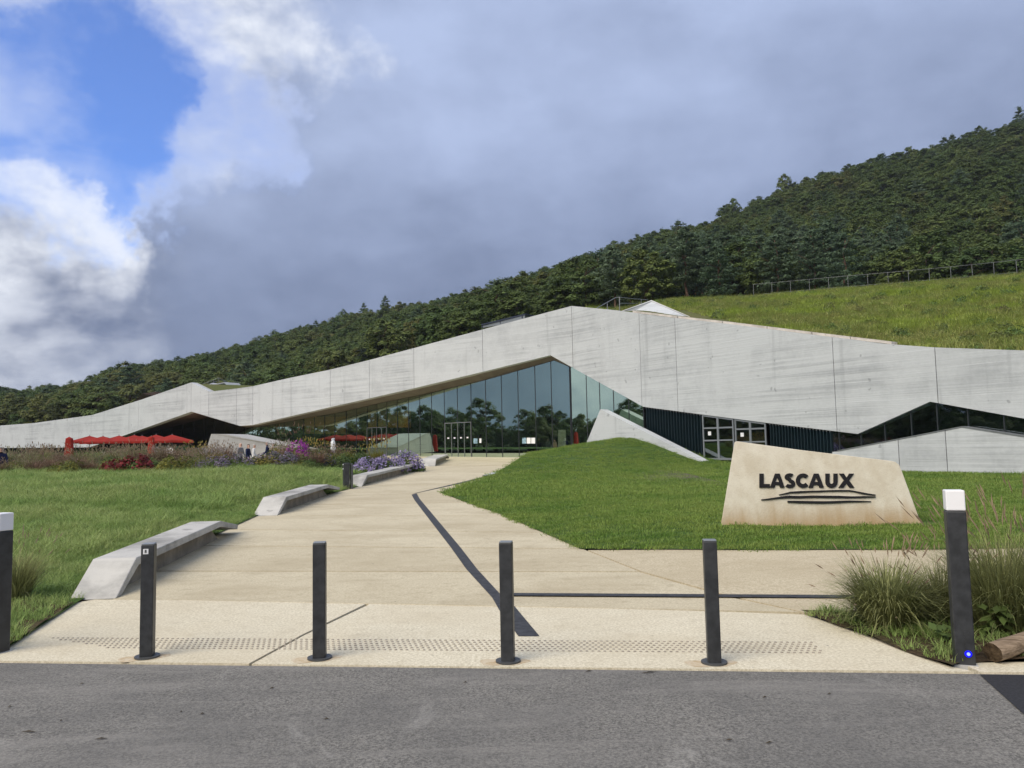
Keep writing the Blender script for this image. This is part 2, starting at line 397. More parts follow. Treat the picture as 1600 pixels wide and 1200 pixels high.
MAT['pinebark'] = plain('pine_bark', (0.14, 0.085, 0.058), 0.95, var=0.4, scale=3)
MAT['fount'] = leafmat('fountain_grass', (0.25, 0.26, 0.10), (0.26, 0.27, 0.11), (0.20, 0.22, 0.085), patch=2.0)
MAT['plume'] = leafmat('grass_plumes', (0.30, 0.22, 0.14), (0.33, 0.25, 0.17), (0.26, 0.19, 0.13), patch=2.0)
MAT['pinkgrass'] = leafmat('russet_grass', (0.21, 0.125, 0.090), (0.26, 0.165, 0.115), (0.17, 0.125, 0.075), patch=1.0)
MAT['palegrass'] = leafmat('pale_straw_grass', (0.30, 0.29, 0.17), (0.36, 0.33, 0.20), (0.24, 0.24, 0.12), patch=1.0)
MAT['shrub'] = leafmat('shrub_leaves', (0.075, 0.12, 0.032), (0.115, 0.155, 0.042), (0.09, 0.13, 0.036), patch=1.0)
MAT['yellowsh'] = leafmat('yellow_green_leaves', (0.17, 0.17, 0.03), (0.22, 0.19, 0.04), (0.10, 0.13, 0.03), patch=1.5)
MAT['sedum'] = leafmat('dark_red_flower_heads', (0.16, 0.022, 0.025), (0.20, 0.030, 0.03), (0.12, 0.02, 0.02), patch=1.5)
MAT['aster'] = leafmat('violet_aster_flowers', (0.30, 0.25, 0.44), (0.38, 0.32, 0.52), (0.25, 0.21, 0.36), patch=1.5)
MAT['magenta'] = leafmat('magenta_aster_flowers', (0.32, 0.045, 0.30), (0.38, 0.06, 0.34), (0.26, 0.04, 0.26), patch=1.5)
MAT['greyvio'] = leafmat('grey_violet_flowers', (0.20, 0.165, 0.22), (0.23, 0.19, 0.26), (0.13, 0.13, 0.12), patch=1.5)
MAT['goldfl'] = leafmat('golden_flowers', (0.34, 0.27, 0.06), (0.38, 0.30, 0.08), (0.26, 0.24, 0.06), patch=1.5)
MAT['whitefl'] = leafmat('silver_white_flowers', (0.40, 0.34, 0.31), (0.44, 0.38, 0.34), (0.30, 0.25, 0.22), patch=1.5)

# ------------------------------------------------------------------ terrain and ground
def sstep(x): x = max(0.0, min(1.0, x)); return x * x * (3 - 2 * x)
def foot(X):
    """hill foot: distance and height"""
    k = sstep((X + 55) / 75.0)
    return 112 - 34 * k, 2.0 + 12.6 * k
def ridge(X):
    return 1.2 * math.sin(X * 0.07) + lerp1(X, [(-260, 5), (-200, 9), (-148, 16), (-129, 21), (-108, 25), (-87, 30), (-77, 33), (-56, 36.5), (0, 47), (33, 57), (94, 78), (167, 99), (300, 130), (420, 160)])
def terr(X, Y):
    low = zpath(min(Y, 80)) - 0.25
    if X < -120 and Y > 0: pass
    yf, zf = foot(X)
    if Y < yf - 5: z = low
    elif Y < yf: z = low + (zf - low) * sstep((Y - yf + 5) / 5)
    else:
        t = (Y - yf) / (250 - yf)
        zr = ridge(X)
        if t <= 1: z = zf + (zr - zf) * (0.75 * t + 0.25 * sstep(t))
        else: z = zr - 0.12 * (Y - 250)
        z += 0.8 * math.sin(X * 0.09 + Y * 0.05) * min(1, max(0, t) * 4)
    # a far hill closing the valley on the left
    if Y > 500: z = max(z, 96 * math.exp(-((Y - 900) / 220) ** 2) * (0.75 + 0.25 * math.sin(X * 0.006 + 1)))
    if Y < -150: z = max(z, 45 * sstep((-150 - Y) / 350))
    if X < -150 and Y < 400: z = max(z, 9 * sstep((-150 - X) / 150) * (0.8 + 0.2 * math.sin(Y * 0.02)))
    return max(z, -0.3)
def build_terrain():
    xs = sorted(set([-1000, -850, -700, -600, -500, -430, -370, -320] + list(range(-280, 300, 7)) + [320, 360, 400, 470, 560, 700, 850, 1000]))
    ys = sorted(set([-700, -600, -500, -400, -300, -220, -150, -100, -60, -30, 0, 20, 40, 60] + list(range(66, 290, 5)) + [300, 330, 380, 450, 520, 600, 650, 700, 750, 800, 850, 900, 950, 1000, 1100, 1300]))
    rows = [[(x, y, terr(x, y)) for x in xs] for y in ys]
    o = MB().quad_sheet(rows).build('terrain', MAT['forestfloor'], smooth=True)
    o['kind'] = 'structure'; return o
build_terrain()

def smooth_poly(P):
    return P
def subdiv_sheet(name, pts, zf, mat, maxlen=1.2, dz=0.0):
    """polygon in plan -> triangulated, refined sheet following zf"""
    bm = bmesh.new()
    vs = [bm.verts.new((p[0], p[1], 0)) for p in pts]
    f = bm.faces.new(vs); bmesh.ops.triangulate(bm, faces=[f])
    for _ in range(9):
        es = [e for e in bm.edges if e.calc_length() > maxlen]
        if not es: break
        bmesh.ops.subdivide_edges(bm, edges=es, cuts=1)
        bmesh.ops.triangulate(bm, faces=bm.faces[:])
    for v in bm.verts: v.co.z = zf(v.co.x, v.co.y) + dz
    bmesh.ops.recalc_face_normals(bm, faces=bm.faces[:])
    if sum(f.normal.z for f in bm.faces) < 0: bmesh.ops.reverse_faces(bm, faces=bm.faces[:])
    me = bpy.data.meshes.new(name); bm.to_mesh(me); bm.free(); me.materials.append(mat)
    me.polygons.foreach_set('use_smooth', [True] * len(me.polygons))
    o = bpy.data.objects.new(name, me); COL.objects.link(o); return o
def in_poly(x, y, P):
    c = False; j = len(P) - 1
    for i in range(len(P)):
        if (P[i][1] > y) != (P[j][1] > y) and x < (P[j][0] - P[i][0]) * (y - P[i][1]) / (P[j][1] - P[i][1]) + P[i][0]: c = not c
        j = i
    return c
G = lambda u, v: ground(u, v)

# road
e0, e1 = G(0, 1034.5), G(1500, 1051.5)
ed = (e1 - e0).normalized(); en = Vector((-ed.y, ed.x, 0))
def edge_pt(s, n): return e0 + ed * s + en * n        # s along the road edge, n away from camera
rd = MB().quad_sheet([[edge_pt(s, n) + Vector((0, 0, -0.006)) for s in range(-60, 72, 6)] for n in (-26, -18, -12, -8, -4, -2, 0)])
road = rd.build('road', MAT['asphalt']); road['kind'] = 'structure'
# newer asphalt to the right of the kerb corner
c0 = G(1531, 1054); c1 = G(1600, 1116)
dv = (c1 - c0)
pp = [c0, c0 + ed * 14, c0 + dv * 6 + ed * 14, c0 + dv * 6]
o = mk('new_asphalt_patch', [p + Vector((0, 0, 0.001)) for p in pp], [(0, 1, 2, 3)], MAT['asphalt_new']); o['kind'] = 'structure'
if o.data.polygons[0].normal.z < 0: o.data.flip_normals()

# paved path: one slab object between each pair of joints
plaza = empty('plaza', (0, 8, 0)); plaza['kind'] = 'structure'
def slab(pts_px, mat, name='paving_slab', pts=None, shrink=0.008, lift=0.0):
    P = pts or [G(u, v) for u, v in pts_px]
    c = sum(P, Vector()) / len(P)
    hy = max(abs(p.y - c.y) for p in P); hx = max(abs(p.x - c.x) for p in P)
    P = [Vector((c.x + (p.x - c.x) * (1 - .010 / hx), c.y + (p.y - c.y) * (1 - .042 / hy), 0)) for p in P]
    for p in P: p.z = zpath(p.y) + lift
    top = MB().prism(P, Vector((0, 0, -0.10)))
    o = top.build(name, mat, plaza)
    return o
ROADEDGE = lambda u: 1034.5 + (u / 1500.0) * 17.0
pad_a = [(-70, 1033.7), (388, ROADEDGE(388)), (473, 992), (577, 941), (430, 937), (150, 935.5), (118, 941), (60, 978), (0, 1017)]
pad_b = [(390, ROADEDGE(390)), (1528, 1051.8), (1490, 1043), (1430, 1021), (1340, 986), (1256, 959.5), (1100, 954), (780, 945), (580, 941.5), (475, 992)]
slab(pad_a, MAT['pad']); slab(pad_b, MAT['pad'])
T = [((120, 934.5), (1253, 957.5)), ((210, 892), (1000, 893.5)), ((296, 852), (911, 857.5)), ((350, 827), (850, 832)),
     ((396, 806), (790, 806)), ((445, 789), (730, 785)), ((497, 776), (690, 770)), ((560, 759), (730, 757)), ((640, 735), (790, 738)), ((668, 727), (822, 727))]
LE = {0: [(165, 914)]}
RE = {0: [(1130, 931)]}
for i in range(len(T) - 1):
    a, b = T[i], T[i + 1]
    mid = [((a[0][0] + (b[0][0] - a[0][0]) * 0.5), (a[0][1] + (b[0][1] - a[0][1]) * 0.5))]
    slab([a[0], a[1]] + RE.get(i, []) + [b[1], b[0]] + LE.get(i, []), MAT['path'])
# cross path on the right
slab([(1258, 957.5), (1140, 931), (1004, 893), (918, 859), (1200, 857.5), (1480, 856), (2600, 838), (2600, 949), (1500, 960)], MAT['path_cross'])
# small strip of paving beside the lamp post
slab([(1532, 1051), (1502, 1037), (1530, 1033), (2600, 1026), (2600, 1048)], MAT['pad'])
# forecourt before the glass
fc = [G(668, 726.6), G(822, 726.6), G(850, 717.5), G(905, 705)]
slab(None, MAT['path'], pts=[fc[0], fc[1], Vector((2.6, 44.5, zpath(44.5))), Vector((4.5, 47.8, zpath(47.8))), Vector((3.6, 50.4, zpath(50.4))),
     Vector((-22, 80, zpath(80))), Vector((-40, 80, zpath(80))), Vector((-30, 46, zpath(46))), Vector((-8, 44, zpath(44)))])
# joint bed below the slabs
bed = MB().quad_sheet([[(x, y, zpath(y) - 0.035) for x in (-9, -4, 0, 3, 7)] for y in (6.2, 8, 12, 20, 30, 45)]).build('joint_bed', MAT['joint'], plaza)

def strip(name, pts_px, mat, lift=0.004, par=plaza):
    P = [G(u, v) + Vector((0, 0, lift)) for u, v in pts_px]
    tri = tessellate_polygon([P]); me = mk(name, P, tri, mat, par)
    for p in me.data.polygons:
        if p.normal.z < 0: me.data.flip_normals(); break
    return me
strip('dark_inlay_band', [(643, 773), (651, 771), (656, 780), (719, 855), (746, 890), (781, 928), (800, 943), (843, 994.5), (810, 994.5), (782, 957), (769, 934), (729, 890), (704, 855), (648, 782)], MAT['inlay'])
strip('dark_inlay_line', [(790, 928.5), (1335, 932), (1335, 936.5), (793, 932.5)], MAT['inlay'], 0.016)
strip('dark_inlay_line', [(651, 770.6), (645, 771.5), (760, 744.2), (845, 719.5), (850, 720.5), (766, 745.6)], MAT['inlay'], 0.005)

# tactile studs
def studs():
    a0, a1 = G(52, 1004), G(1272, 1012)
    d = (a1 - a0); L = d.length; d.normalize(); n = Vector((-d.y, d.x, 0)); mb = MB()
    k = 0; s = 0.0
    while s < L:
        for r in range(6):
            q = a0 + d * (s + (0.0235 if r % 2 else 0)) + n * ((r - 2.5) * 0.062)
            if s < 0.9 and (r - 2.5) * 0.062 < 0.16 - s * 0.4: continue
            hh = 0.006; rr = 0.0135
            base = [(q.x + rr * math.cos(t_), q.y + rr * math.sin(t_), 0.0005) for t_ in [i * math.pi / 3 for i in range(6)]]
            top = [(q.x + rr * 0.7 * math.cos(t_), q.y + rr * 0.7 * math.sin(t_), hh) for t_ in [i * math.pi / 3 for i in range(6)]]
            mb.add(base + top, [tuple(range(6, 12))] + [(i, (i + 1) % 6, 6 + (i + 1) % 6, 6 + i) for i in range(6)])
        s += 0.047
    o = mb.build('tactile_studs', MAT['stud']); tag(o, 'strip of small grey tactile studs across the pale paving behind the posts', 'studs', kind='stuff')
studs()

# ------------------------------------------------------------------ lawns
def tps(ctrl):
    P = np.array([(c[0], c[1]) for c in ctrl], float); z = np.array([c[2] for c in ctrl], float); n = len(P)
    def U(r): return np.where(r > 1e-9, r * r * np.log(np.maximum(r, 1e-9)), 0)
    K = U(np.linalg.norm(P[:, None] - P[None], axis=2)) + np.eye(n) * 0.02
    A = np.zeros((n + 3, n + 3)); A[:n, :n] = K; A[:n, n] = 1; A[:n, n + 1:] = P; A[n, :n] = 1; A[n + 1:, :n] = P.T
    w = np.linalg.solve(A, np.concatenate([z, [0, 0, 0]]))
    def f(x, y):
        r = np.hypot(P[:, 0] - x, P[:, 1] - y)
        return float(U(r) @ w[:n] + w[n] + w[n + 1] * x + w[n + 2] * y)
    return f
# the right wall of the building runs towards the camera: its plan line comes first because the lawn ends on it
HZ = lambda u: 694 - (u - 800) * 0.02
W0 = at(893, HZ(893), 50.0); W1 = at(1600, HZ(1600), 28.0); W0.z = W1.z = 0
WD = (W1 - W0).normalized(); WN = Vector((WD.y, -WD.x, 0))     # WN must face the camera
if WN.dot(-W0) < 0: WN = -WN
L1 = Vector((at(0, HZ(0), 1 / 0.00977))); L1.z = 0
LD = (L1 - W0).normalized(); LN = Vector((LD.y, -LD.x, 0))
if LN.dot(-W0) < 0: LN = -LN
GC0 = at(893, HZ(893), 50.45); GC1 = at(400, HZ(400), 78.0); GC0.z = GC1.z = 0
GD = (GC1 - GC0).normalized(); GN_ = Vector((GD.y, -GD.x, 0))
if GN_.dot(-GC0) < 0: GN_ = -GN_
def hit(u, v, p0, n):
    d = ray(u, v); k = (p0 - CAM).dot(n) / d.dot(n); return CAM + d * k
def onW(u, v, off=0.0): return hit(u, v, W0 + WN * off, WN)
def onL(u, v, off=0.0): return hit(u, v, W0 + LN * off, LN)
def onG(u, v, off=0.0): return hit(u, v, GC0 + GN_ * off, GN_)
wedge_l, wedge_c, wedge_r = onW(908, 702, 1.0), onW(985, 684.5, 1.0), onW(1097, 722, 1.0)
doorb = onW(1200, 724.5, 0.3); bw0 = onW(1412, 737.5, 0.6); bw1 = onW(1600, 741, 0.6); bw2 = onW(1760, 747, 0.6)
lc = []
for u, v in ((910, 858), (850, 832), (780, 802), (735, 787), (690, 770), (760, 745), (850, 717)):
    p = G(u, v); lc.append((p.x - .03, p.y - .02, p.z + 0.012))
for p in (wedge_l, wedge_c, wedge_r, doorb, bw0, bw1, bw2): lc.append((p.x, p.y, p.z))
for u in (1050, 1200, 1340, 1480, 1700): p = G(u, 859.5); lc.append((p.x, p.y, p.z + 0.012))
for u, v in ((1128, 817), (1285, 821), (1438, 817)):
    p = at(u, v, 13.7); lc.append((p.x, p.y, p.z))
lawn_z = tps(lc)
lawn_poly = [(c[0], c[1]) for c in lc[:7]]
lawn_poly += [(wedge_l.x, wedge_l.y), (wedge_c.x, wedge_c.y)]
for p in (wedge_c - WN * 1.0, wedge_r - WN * 1.0, doorb - WN * 0.2, bw0 - WN * 0.5, bw1 - WN * 0.5, bw2 - WN * 0.5, bw2 - WN * 0.5 + WD * 14): lawn_poly.append((p.x, p.y))
p = G(2600, 841); lawn_poly += [(34, 10.9), (p.x, p.y), (G(1480, 859).x, G(1480, 859).y), (G(1200, 860).x, G(1200, 860).y)]
lw = subdiv_sheet('lawn', lawn_poly, lawn_z, MAT['turf'], 0.8); lw['kind'] = 'structure'

left_edge = [G(u, v) for u, v in ((-70, 1034), (0, 1018.5), (60, 979), (118, 941.5), (150, 925), (215, 893), (300, 853), (352, 828), (398, 807), (447, 790), (500, 776), (562, 759.5), (642, 735.5), (672, 726.5))]
def left_x(Y):
    return lerp1(Y, [(p.y, p.x) for p in sorted(left_edge, key=lambda q: q.y)])
def meadow_z(x, y):
    d = max(0.0, left_x(y) - x)
    return zpath(y) + 0.02 + 0.0205 * max(0, min(22, y - 9)) * sstep(d / 5.0) + 0.03 * hash_noise(x, y, 0.9) * sstep(d / 2)
mp = [(p.x + 0.04, p.y) for p in left_edge] + [(-9, 43.8), (-30, 45.5), (-42, 82), (-75, 92), (-130, 92), (-130, 6.5), (-30, 6.3)]
q = edge_pt(-24, 0.02); mp[-1] = (q.x, q.y); q2 = edge_pt(-110, 0.02); mp[-2] = (q2.x, q2.y)
md = subdiv_sheet('meadow', mp, meadow_z, MAT['turf'], 1.6); md['kind'] = 'structure'
# planting beds by the road
bed_r = [G(u, v) for u, v in ((1250, 958), (1500, 957), (2600, 945), (2600, 1029), (1530, 1036), (1500, 1040), (1489, 1046), (1430, 1025), (1338, 990))]
br = subdiv_sheet('planting_bed', bed_r, lambda x, y: 0.02 + 0.02 * hash_noise(x, y, 3), MAT['soil'], 0.15); br['kind'] = 'structure'
bl = [G(u, v) for u, v in ((-70, 1036), (3, 1021), (63, 981), (116, 944), (60, 935), (-120, 935))]
bl = subdiv_sheet('planting_bed', bl, lambda x, y: meadow_z(x, y) + 0.012 + 0.012 * hash_noise(x, y, 4), MAT['soil'], 0.15); bl['kind'] = 'structure'

# ------------------------------------------------------------------ scatter by geometry nodes (for the uncountable things)
def scatter(name, variants, mats, pts, rot, scl, pick, label, cat):
    """variants: list of (verts Nx3, faces list, tone list, matidx list). One self-contained object."""
    V = []; Fc = []; vid = []; tone = []; mi = []
    for i, (v, f, tn, mx) in enumerate(variants):
        b = len(V); V += [tuple(x) for x in v]; vid += [i] * len(v); tone += list(tn)
        Fc += [tuple(k + b for k in q) for q in f]; mi += list(mx)
    nb = len(V); V += [tuple(p) for p in pts]; n = len(pts)
    me = bpy.data.meshes.new(name); me.from_pydata(V, [], Fc)
    for m in mats: me.materials.append(m)
    me.polygons.foreach_set('material_index', mi)
    a = me.attributes.new('vid', 'INT', 'POINT'); a.data.foreach_set('value', np.array(vid + [-1] * n, dtype=np.int32))
    a = me.attributes.new('pick', 'INT', 'POINT'); a.data.foreach_set('value', np.array([0] * nb + list(pick), dtype=np.int32))
    full = np.zeros((nb + n, 3), np.float32); full[nb:] = rot
    a = me.attributes.new('rot', 'FLOAT_VECTOR', 'POINT'); a.data.foreach_set('vector', full.ravel())
    full = np.ones((nb + n, 3), np.float32); full[nb:] = scl
    a = me.attributes.new('scl', 'FLOAT_VECTOR', 'POINT'); a.data.foreach_set('vector', full.ravel())
    a = me.attributes.new('tone', 'FLOAT_COLOR', 'POINT')
    tc_ = np.ones((nb + n, 4), np.float32); tc_[:nb, :3] = np.array(tone).reshape(-1, 1) if np.ndim(tone[0]) == 0 else np.array(tone)
    a.data.foreach_set('color', tc_.ravel())
    o = bpy.data.objects.new(name, me); COL.objects.link(o)
    g = bpy.data.node_groups.new(name + '_scatter', 'GeometryNodeTree')
    g.interface.new_socket('Geometry', in_out='INPUT', socket_type='NodeSocketGeometry')
    g.interface.new_socket('Geometry', in_out='OUTPUT', socket_type='NodeSocketGeometry')
    gi = g.nodes.new('NodeGroupInput'); go = g.nodes.new('NodeGroupOutput')
    def attr(nm, ty):
        x = g.nodes.new('GeometryNodeInputNamedAttribute'); x.data_type = ty; x.inputs['Name'].default_value = nm; return x.outputs['Attribute']
    va = attr('vid', 'INT')
    def sep(val):
        c = g.nodes.new('FunctionNodeCompare'); c.data_type = 'INT'; c.operation = 'EQUAL'
        ins = [s for s in c.inputs if s.type == 'INT']
        g.links.new(va, ins[0]); ins[1].default_value = val
        s_ = g.nodes.new('GeometryNodeSeparateGeometry'); s_.domain = 'POINT'
        g.links.new(gi.outputs[0], s_.inputs[0]); g.links.new(c.outputs[0], s_.inputs[1]); return s_.outputs[0]
    jn = g.nodes.new('GeometryNodeJoinGeometry')
    for i in range(len(variants)):
        ti = g.nodes.new('GeometryNodeGeometryToInstance'); g.links.new(sep(i), ti.inputs[0]); g.links.new(ti.outputs[0], jn.inputs[0])
    ip = g.nodes.new('GeometryNodeInstanceOnPoints')
    g.links.new(sep(-1), ip.inputs['Points']); g.links.new(jn.outputs[0], ip.inputs['Instance'])
    ip.inputs['Pick Instance'].default_value = True
    g.links.new(attr('pick', 'INT'), ip.inputs['Instance Index'])
    g.links.new(attr('rot', 'FLOAT_VECTOR'), ip.inputs['Rotation']); g.links.new(attr('scl', 'FLOAT_VECTOR'), ip.inputs['Scale'])
    g.links.new(ip.outputs[0], go.inputs[0])
    md_ = o.modifiers.new('scatter', 'NODES'); md_.node_group = g
    tag(o, label, cat, kind='stuff'); return o

def blades(n, rad, h0, h1, w, bend, rs, seg=2, lean=0.5, tone=(0.7, 1.3)):
    """tuft of curved tapering blades"""
    V = []; Fc = []; Tn = []
    for i in range(n):
        a = rs.uniform(0, 2 * math.pi); r = rad * math.sqrt(rs.uniform(0, 1)); x, y = r * math.cos(a), r * math.sin(a)
        az = rs.uniform(0, 2 * math.pi) if rs.uniform(0, 1) > lean else a + rs.normal(0, 0.5)
        h = rs.uniform(h0, h1); bd = bend * h * rs.uniform(0.3, 1.4)
        dx, dy = math.cos(az), math.sin(az); px, py = -dy, dx; b = len(V)
        tn = rs.uniform(*tone)
        for k in range(seg + 1):
            t_ = k / seg; ww = w * (1 - t_) ** 0.7
            cx, cy, cz = x + dx * bd * t_ * t_, y + dy * bd * t_ * t_, h * t_ * (1 - 0.25 * bend * t_)
            if k < seg:
                V += [(cx - px * ww, cy - py * ww, cz), (cx + px * ww, cy + py * ww, cz)]; Tn += [tn, tn]
            else: V.append((cx, cy, cz)); Tn.append(tn)
        for k in range(seg):
            if k < seg - 1: Fc.append((b + 2 * k, b + 2 * k + 1, b + 2 * k + 3, b + 2 * k + 2))
            else: Fc.append((b + 2 * k, b + 2 * k + 1, b + 2 * k + 2))
    return V, Fc, Tn, [0] * len(Fc)
def in_view(x, y, marg=3.0):
    return y > 1 and abs(x) < 0.70 * y + marg
def sample(poly, n, zf, cond, rs, weight=None):
    P = np.array([(p[0], p[1]) for p in poly]); lo, hi = P.min(0), P.max(0); out = []
    while len(out) < n:
        x = rs.uniform(lo[0], hi[0]); y = rs.uniform(lo[1], hi[1])
        if not cond(x, y): continue
        if weight is not None and rs.uniform() > weight(x, y): continue
        if in_poly(x, y, poly): out.append((x, y, zf(x, y)))
    return out
rs = np.random.default_rng(5)
def rotscl(n, rs, s0, s1, tilt=0.1, yfun=None):
    r = np.zeros((n, 3)); r[:, 2] = rs.uniform(0, 6.28, n); r[:, :2] = rs.normal(0, tilt, (n, 2))
    s = rs.uniform(s0, s1, (n, 1)) * np.ones((1, 3)); s[:, 2] *= rs.uniform(0.8, 1.25, n); return r, s
lawn_var = [blades(46, 0.17, 0.028, 0.060, 0.0045, 0.7, rs) for _ in range(4)]
bare = [at(1140, 818, 13.6), at(1200, 822, 13.5), at(1440, 818, 13.6)]
def lawn_w(x, y):
    if any((x - b.x) ** 2 / 0.16 + (y - b.y) ** 2 / 0.05 < 1 for b in bare): return 0
    return 1.0 if y < 20 else (0.45 if y < 32 else 0.25)
pts = sample(lawn_poly, 15000, lawn_z, lambda x, y: in_view(x, y, 2) and y > 10, rs, lawn_w)
r_, s_ = rotscl(len(pts), rs, 0.85, 1.3); s_ *= np.where(np.array(pts)[:, 1:2] > 20, 1.5, 1.0)
scatter('lawn_grass', lawn_var, [MAT['lawn']], pts, r_, s_, rs.integers(0, 4, len(pts)), 'short mown green grass on the lawn right of the path', 'grass')
mead_var = [blades(44, 0.20, 0.06, 0.15, 0.005, 1.0, rs) for _ in range(3)] + [blades(40, 0.22, 0.10, 0.24, 0.005, 1.0, rs) for _ in range(2)]
bedpoly = [(p.x, p.y) for p in [G(u, v) for u, v in ((-120, 1034), (-70, 1034), (0, 1018.5), (60, 979), (108, 946), (60, 936), (-150, 936))]]
def mead_w(x, y):
    if in_poly(x, y, bedpoly): return 0.0
    return 1.0 if y < 18 else 0.5
pts = sample(mp, 15000, meadow_z, lambda x, y: in_view(x, y, 2) and y < 33 and x < left_x(y) - 0.06, rs, mead_w)
pa = np.array(pts); dl = np.array([left_x(p[1]) - p[0] for p in pts])
r_, s_ = rotscl(len(pts), rs, 0.8, 1.25); s_ *= np.where(dl < 1.3, 0.55, 1.0)[:, None]; s_ *= np.where(pa[:, 1:2] > 18, 1.3, 1.0)
scatter('meadow_grass', mead_var, [MAT['meadow']], pts, r_, s_, rs.integers(0, 5, len(pts)), 'longer green meadow grass left of the path', 'grass')
# ------------------------------------------------------------------ the museum building
bld = empty('museum_building', (W0.x, W0.y, 0), 'long folded pale concrete building with tinted glass fronts at the foot of the hill', 'building')
def sz(p, p0, D): return ((p - p0).dot(D), p.z)
def to3(s, z, p0, D, Nn, off): q = p0 + D * s + Nn * off; return Vector((q.x, q.y, z))
def band(top_px, bot_px, joints_px, on, p0, D, Nn, thick=0.3, core=0.35, gap=0.016, mat='conc', name='concrete_panel'):
    tp = sorted(sz(on(*q), p0, D) for q in top_px); bp = sorted(sz(on(*q), p0, D) for q in bot_px)
    s0, s1 = tp[0][0], tp[-1][0]
    js = sorted((on(u, 600) - p0).dot(D) for u in joints_px); js = [s0] + [j for j in js if s0 + .2 < j < s1 - .2] + [s1]
    def outline(a, b):
        lo = [(a, lerp1(a, bp))] + [q for q in bp if a + 1e-4 < q[0] < b - 1e-4] + [(b, lerp1(b, bp))]
        hi = [(a, lerp1(a, tp))] + [q for q in tp if a + 1e-4 < q[0] < b - 1e-4] + [(b, lerp1(b, tp))]
        return lo + hi[::-1]
    for a, b in zip(js, js[1:]):
        P = [to3(s, z, p0, D, Nn, 0) for s, z in outline(a + gap, b - gap)]
        MB().prism(P, -Nn * thick).build(name, MAT[mat], bld)
    P = [to3(s, z - (0.004 if i >= 0 else 0), p0, D, Nn, -(thick + 0.003)) for i, (s, z) in enumerate(outline(s0, s1))]
    MB().prism(P, -Nn * core).build('wall_core', MAT['conc_dark'], bld)
    return tp, bp
R_TOP = [(893, 478), (960, 484.5), (1030, 494), (1080, 499.5), (1150, 507.5), (1250, 520.5), (1320, 529), (1380, 537), (1464, 543), (1600, 547.5), (1760, 552)]
R_BOT = [(893, 573.5), (1005, 635.5), (1100, 648), (1200, 661), (1340, 678), (1453, 627.5), (1600, 654), (1760, 683)]
rtop, rbot = band(R_TOP, R_BOT, [1002, 1058, 1304, 1464], onW, W0, WD, WN)
L_TOP = [(893, 478), (755, 514.5), (647, 543.8), (577, 562.5), (516, 577.5), (450, 591), (395, 603.5), (370, 607), (328, 612), (299, 597.5), (222, 624), (144, 648.5), (53, 661), (0, 665), (-110, 672)]
L_BOT = [(893, 573.5), (860, 555), (755, 580.7), (647, 606.5), (577, 622.5), (516, 636), (395, 664), (375, 665.5), (299, 643), (195, 680), (140, 699), (0, 700), (-110, 701)]
ltop, lbot = band(L_TOP, L_BOT, [755, 647, 577, 516, 395, 370, 326, 299, 217, 144, 53, -40], onL, W0, LD, LN)

# pale coping stones along the right-hand parapet
for a, b in ((990, 1060), (1061, 1130), (1131, 1200), (1201, 1270), (1271, 1330), (1331, 1395)):
    sa, sb = (onW(a, 600) - W0).dot(WD), (onW(b, 600) - W0).dot(WD)
    P = [to3(s, lerp1(s, rtop) + 0.004, W0, WD, WN, -0.10) for s in (sa + .01, sb - .01)] + [to3(s, lerp1(s, rtop) + 0.12, W0, WD, WN, -0.10) for s in (sb - .01, sa + .01)]
    MB().prism(P, -WN * 0.45).build('coping_stone', MAT['coping'], bld)

# soffit under the left overhang
fr = [(893, 573.5), (860, 555), (755, 580.7), (647, 606.5), (577, 622.5), (516, 636), (395, 664), (375, 665.5)]
inn = [(897, 576), (866, 563), (757, 594), (655, 617.5), (598, 629), (535, 643.5), (402, 667.5), (385, 668)]
G_TOP = [(u, v) for u, v in inn]
def glass_top_line(): return sorted(sz(onG(u, v), GC0, GD) for u, v in inn + [(372, 665), (327, 652), (220, 680), (160, 698)])
gtop = glass_top_line()
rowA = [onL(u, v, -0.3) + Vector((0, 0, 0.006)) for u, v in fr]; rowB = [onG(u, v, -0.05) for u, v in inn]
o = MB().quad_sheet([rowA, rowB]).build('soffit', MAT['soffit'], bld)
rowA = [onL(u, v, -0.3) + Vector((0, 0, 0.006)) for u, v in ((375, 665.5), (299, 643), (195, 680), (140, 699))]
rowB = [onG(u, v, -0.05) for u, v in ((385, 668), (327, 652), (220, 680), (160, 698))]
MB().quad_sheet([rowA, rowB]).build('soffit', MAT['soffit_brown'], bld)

def pane_row(edges_s, topf, botf, p0, D, Nn, off, mat, mull=0.055, mdepth=0.10, th=0.012, mullmat='darkframe', tops=None):
    for i, (a, b) in enumerate(zip(edges_s, edges_s[1:])):
        br_ = [a + mull * .5 + .004] + [q[0] for q in (tops or []) if a + .06 < q[0] < b - .06] + [b - mull * .5 - .004]
        P = [to3(s, botf(s), p0, D, Nn, off) for s in br_] + [to3(s, topf(s), p0, D, Nn, off) for s in br_[::-1]]
        if P[-1].z - P[0].z < 0.05 and P[len(br_)].z - P[len(br_) - 1].z < 0.05: continue
        MB().prism(P, -Nn * th).build('glass_pane', MAT[mat], bld)
    for s in edges_s:
        if topf(s) - botf(s) < 0.1: continue
        P = [to3(s - mull / 2, botf(s), p0, D, Nn, off + .012), to3(s + mull / 2, botf(s), p0, D, Nn, off + .012), to3(s + mull / 2, topf(s), p0, D, Nn, off + .012), to3(s - mull / 2, topf(s), p0, D, Nn, off + .012)]
        MB().prism(P, -Nn * mdepth).build('mullion', MAT[mullmat], bld)
MUL = [220, 236, 252, 268, 285, 302, 318, 334, 350, 366, 382, 395, 407, 418.5, 431, 444, 458, 474, 491, 507, 523, 541, 557, 574, 589, 604.5, 621, 638.5, 656.5, 675, 695, 715.5, 737, 760, 785, 811, 838, 863.5, 888]
DOOR_U = (695, 737)
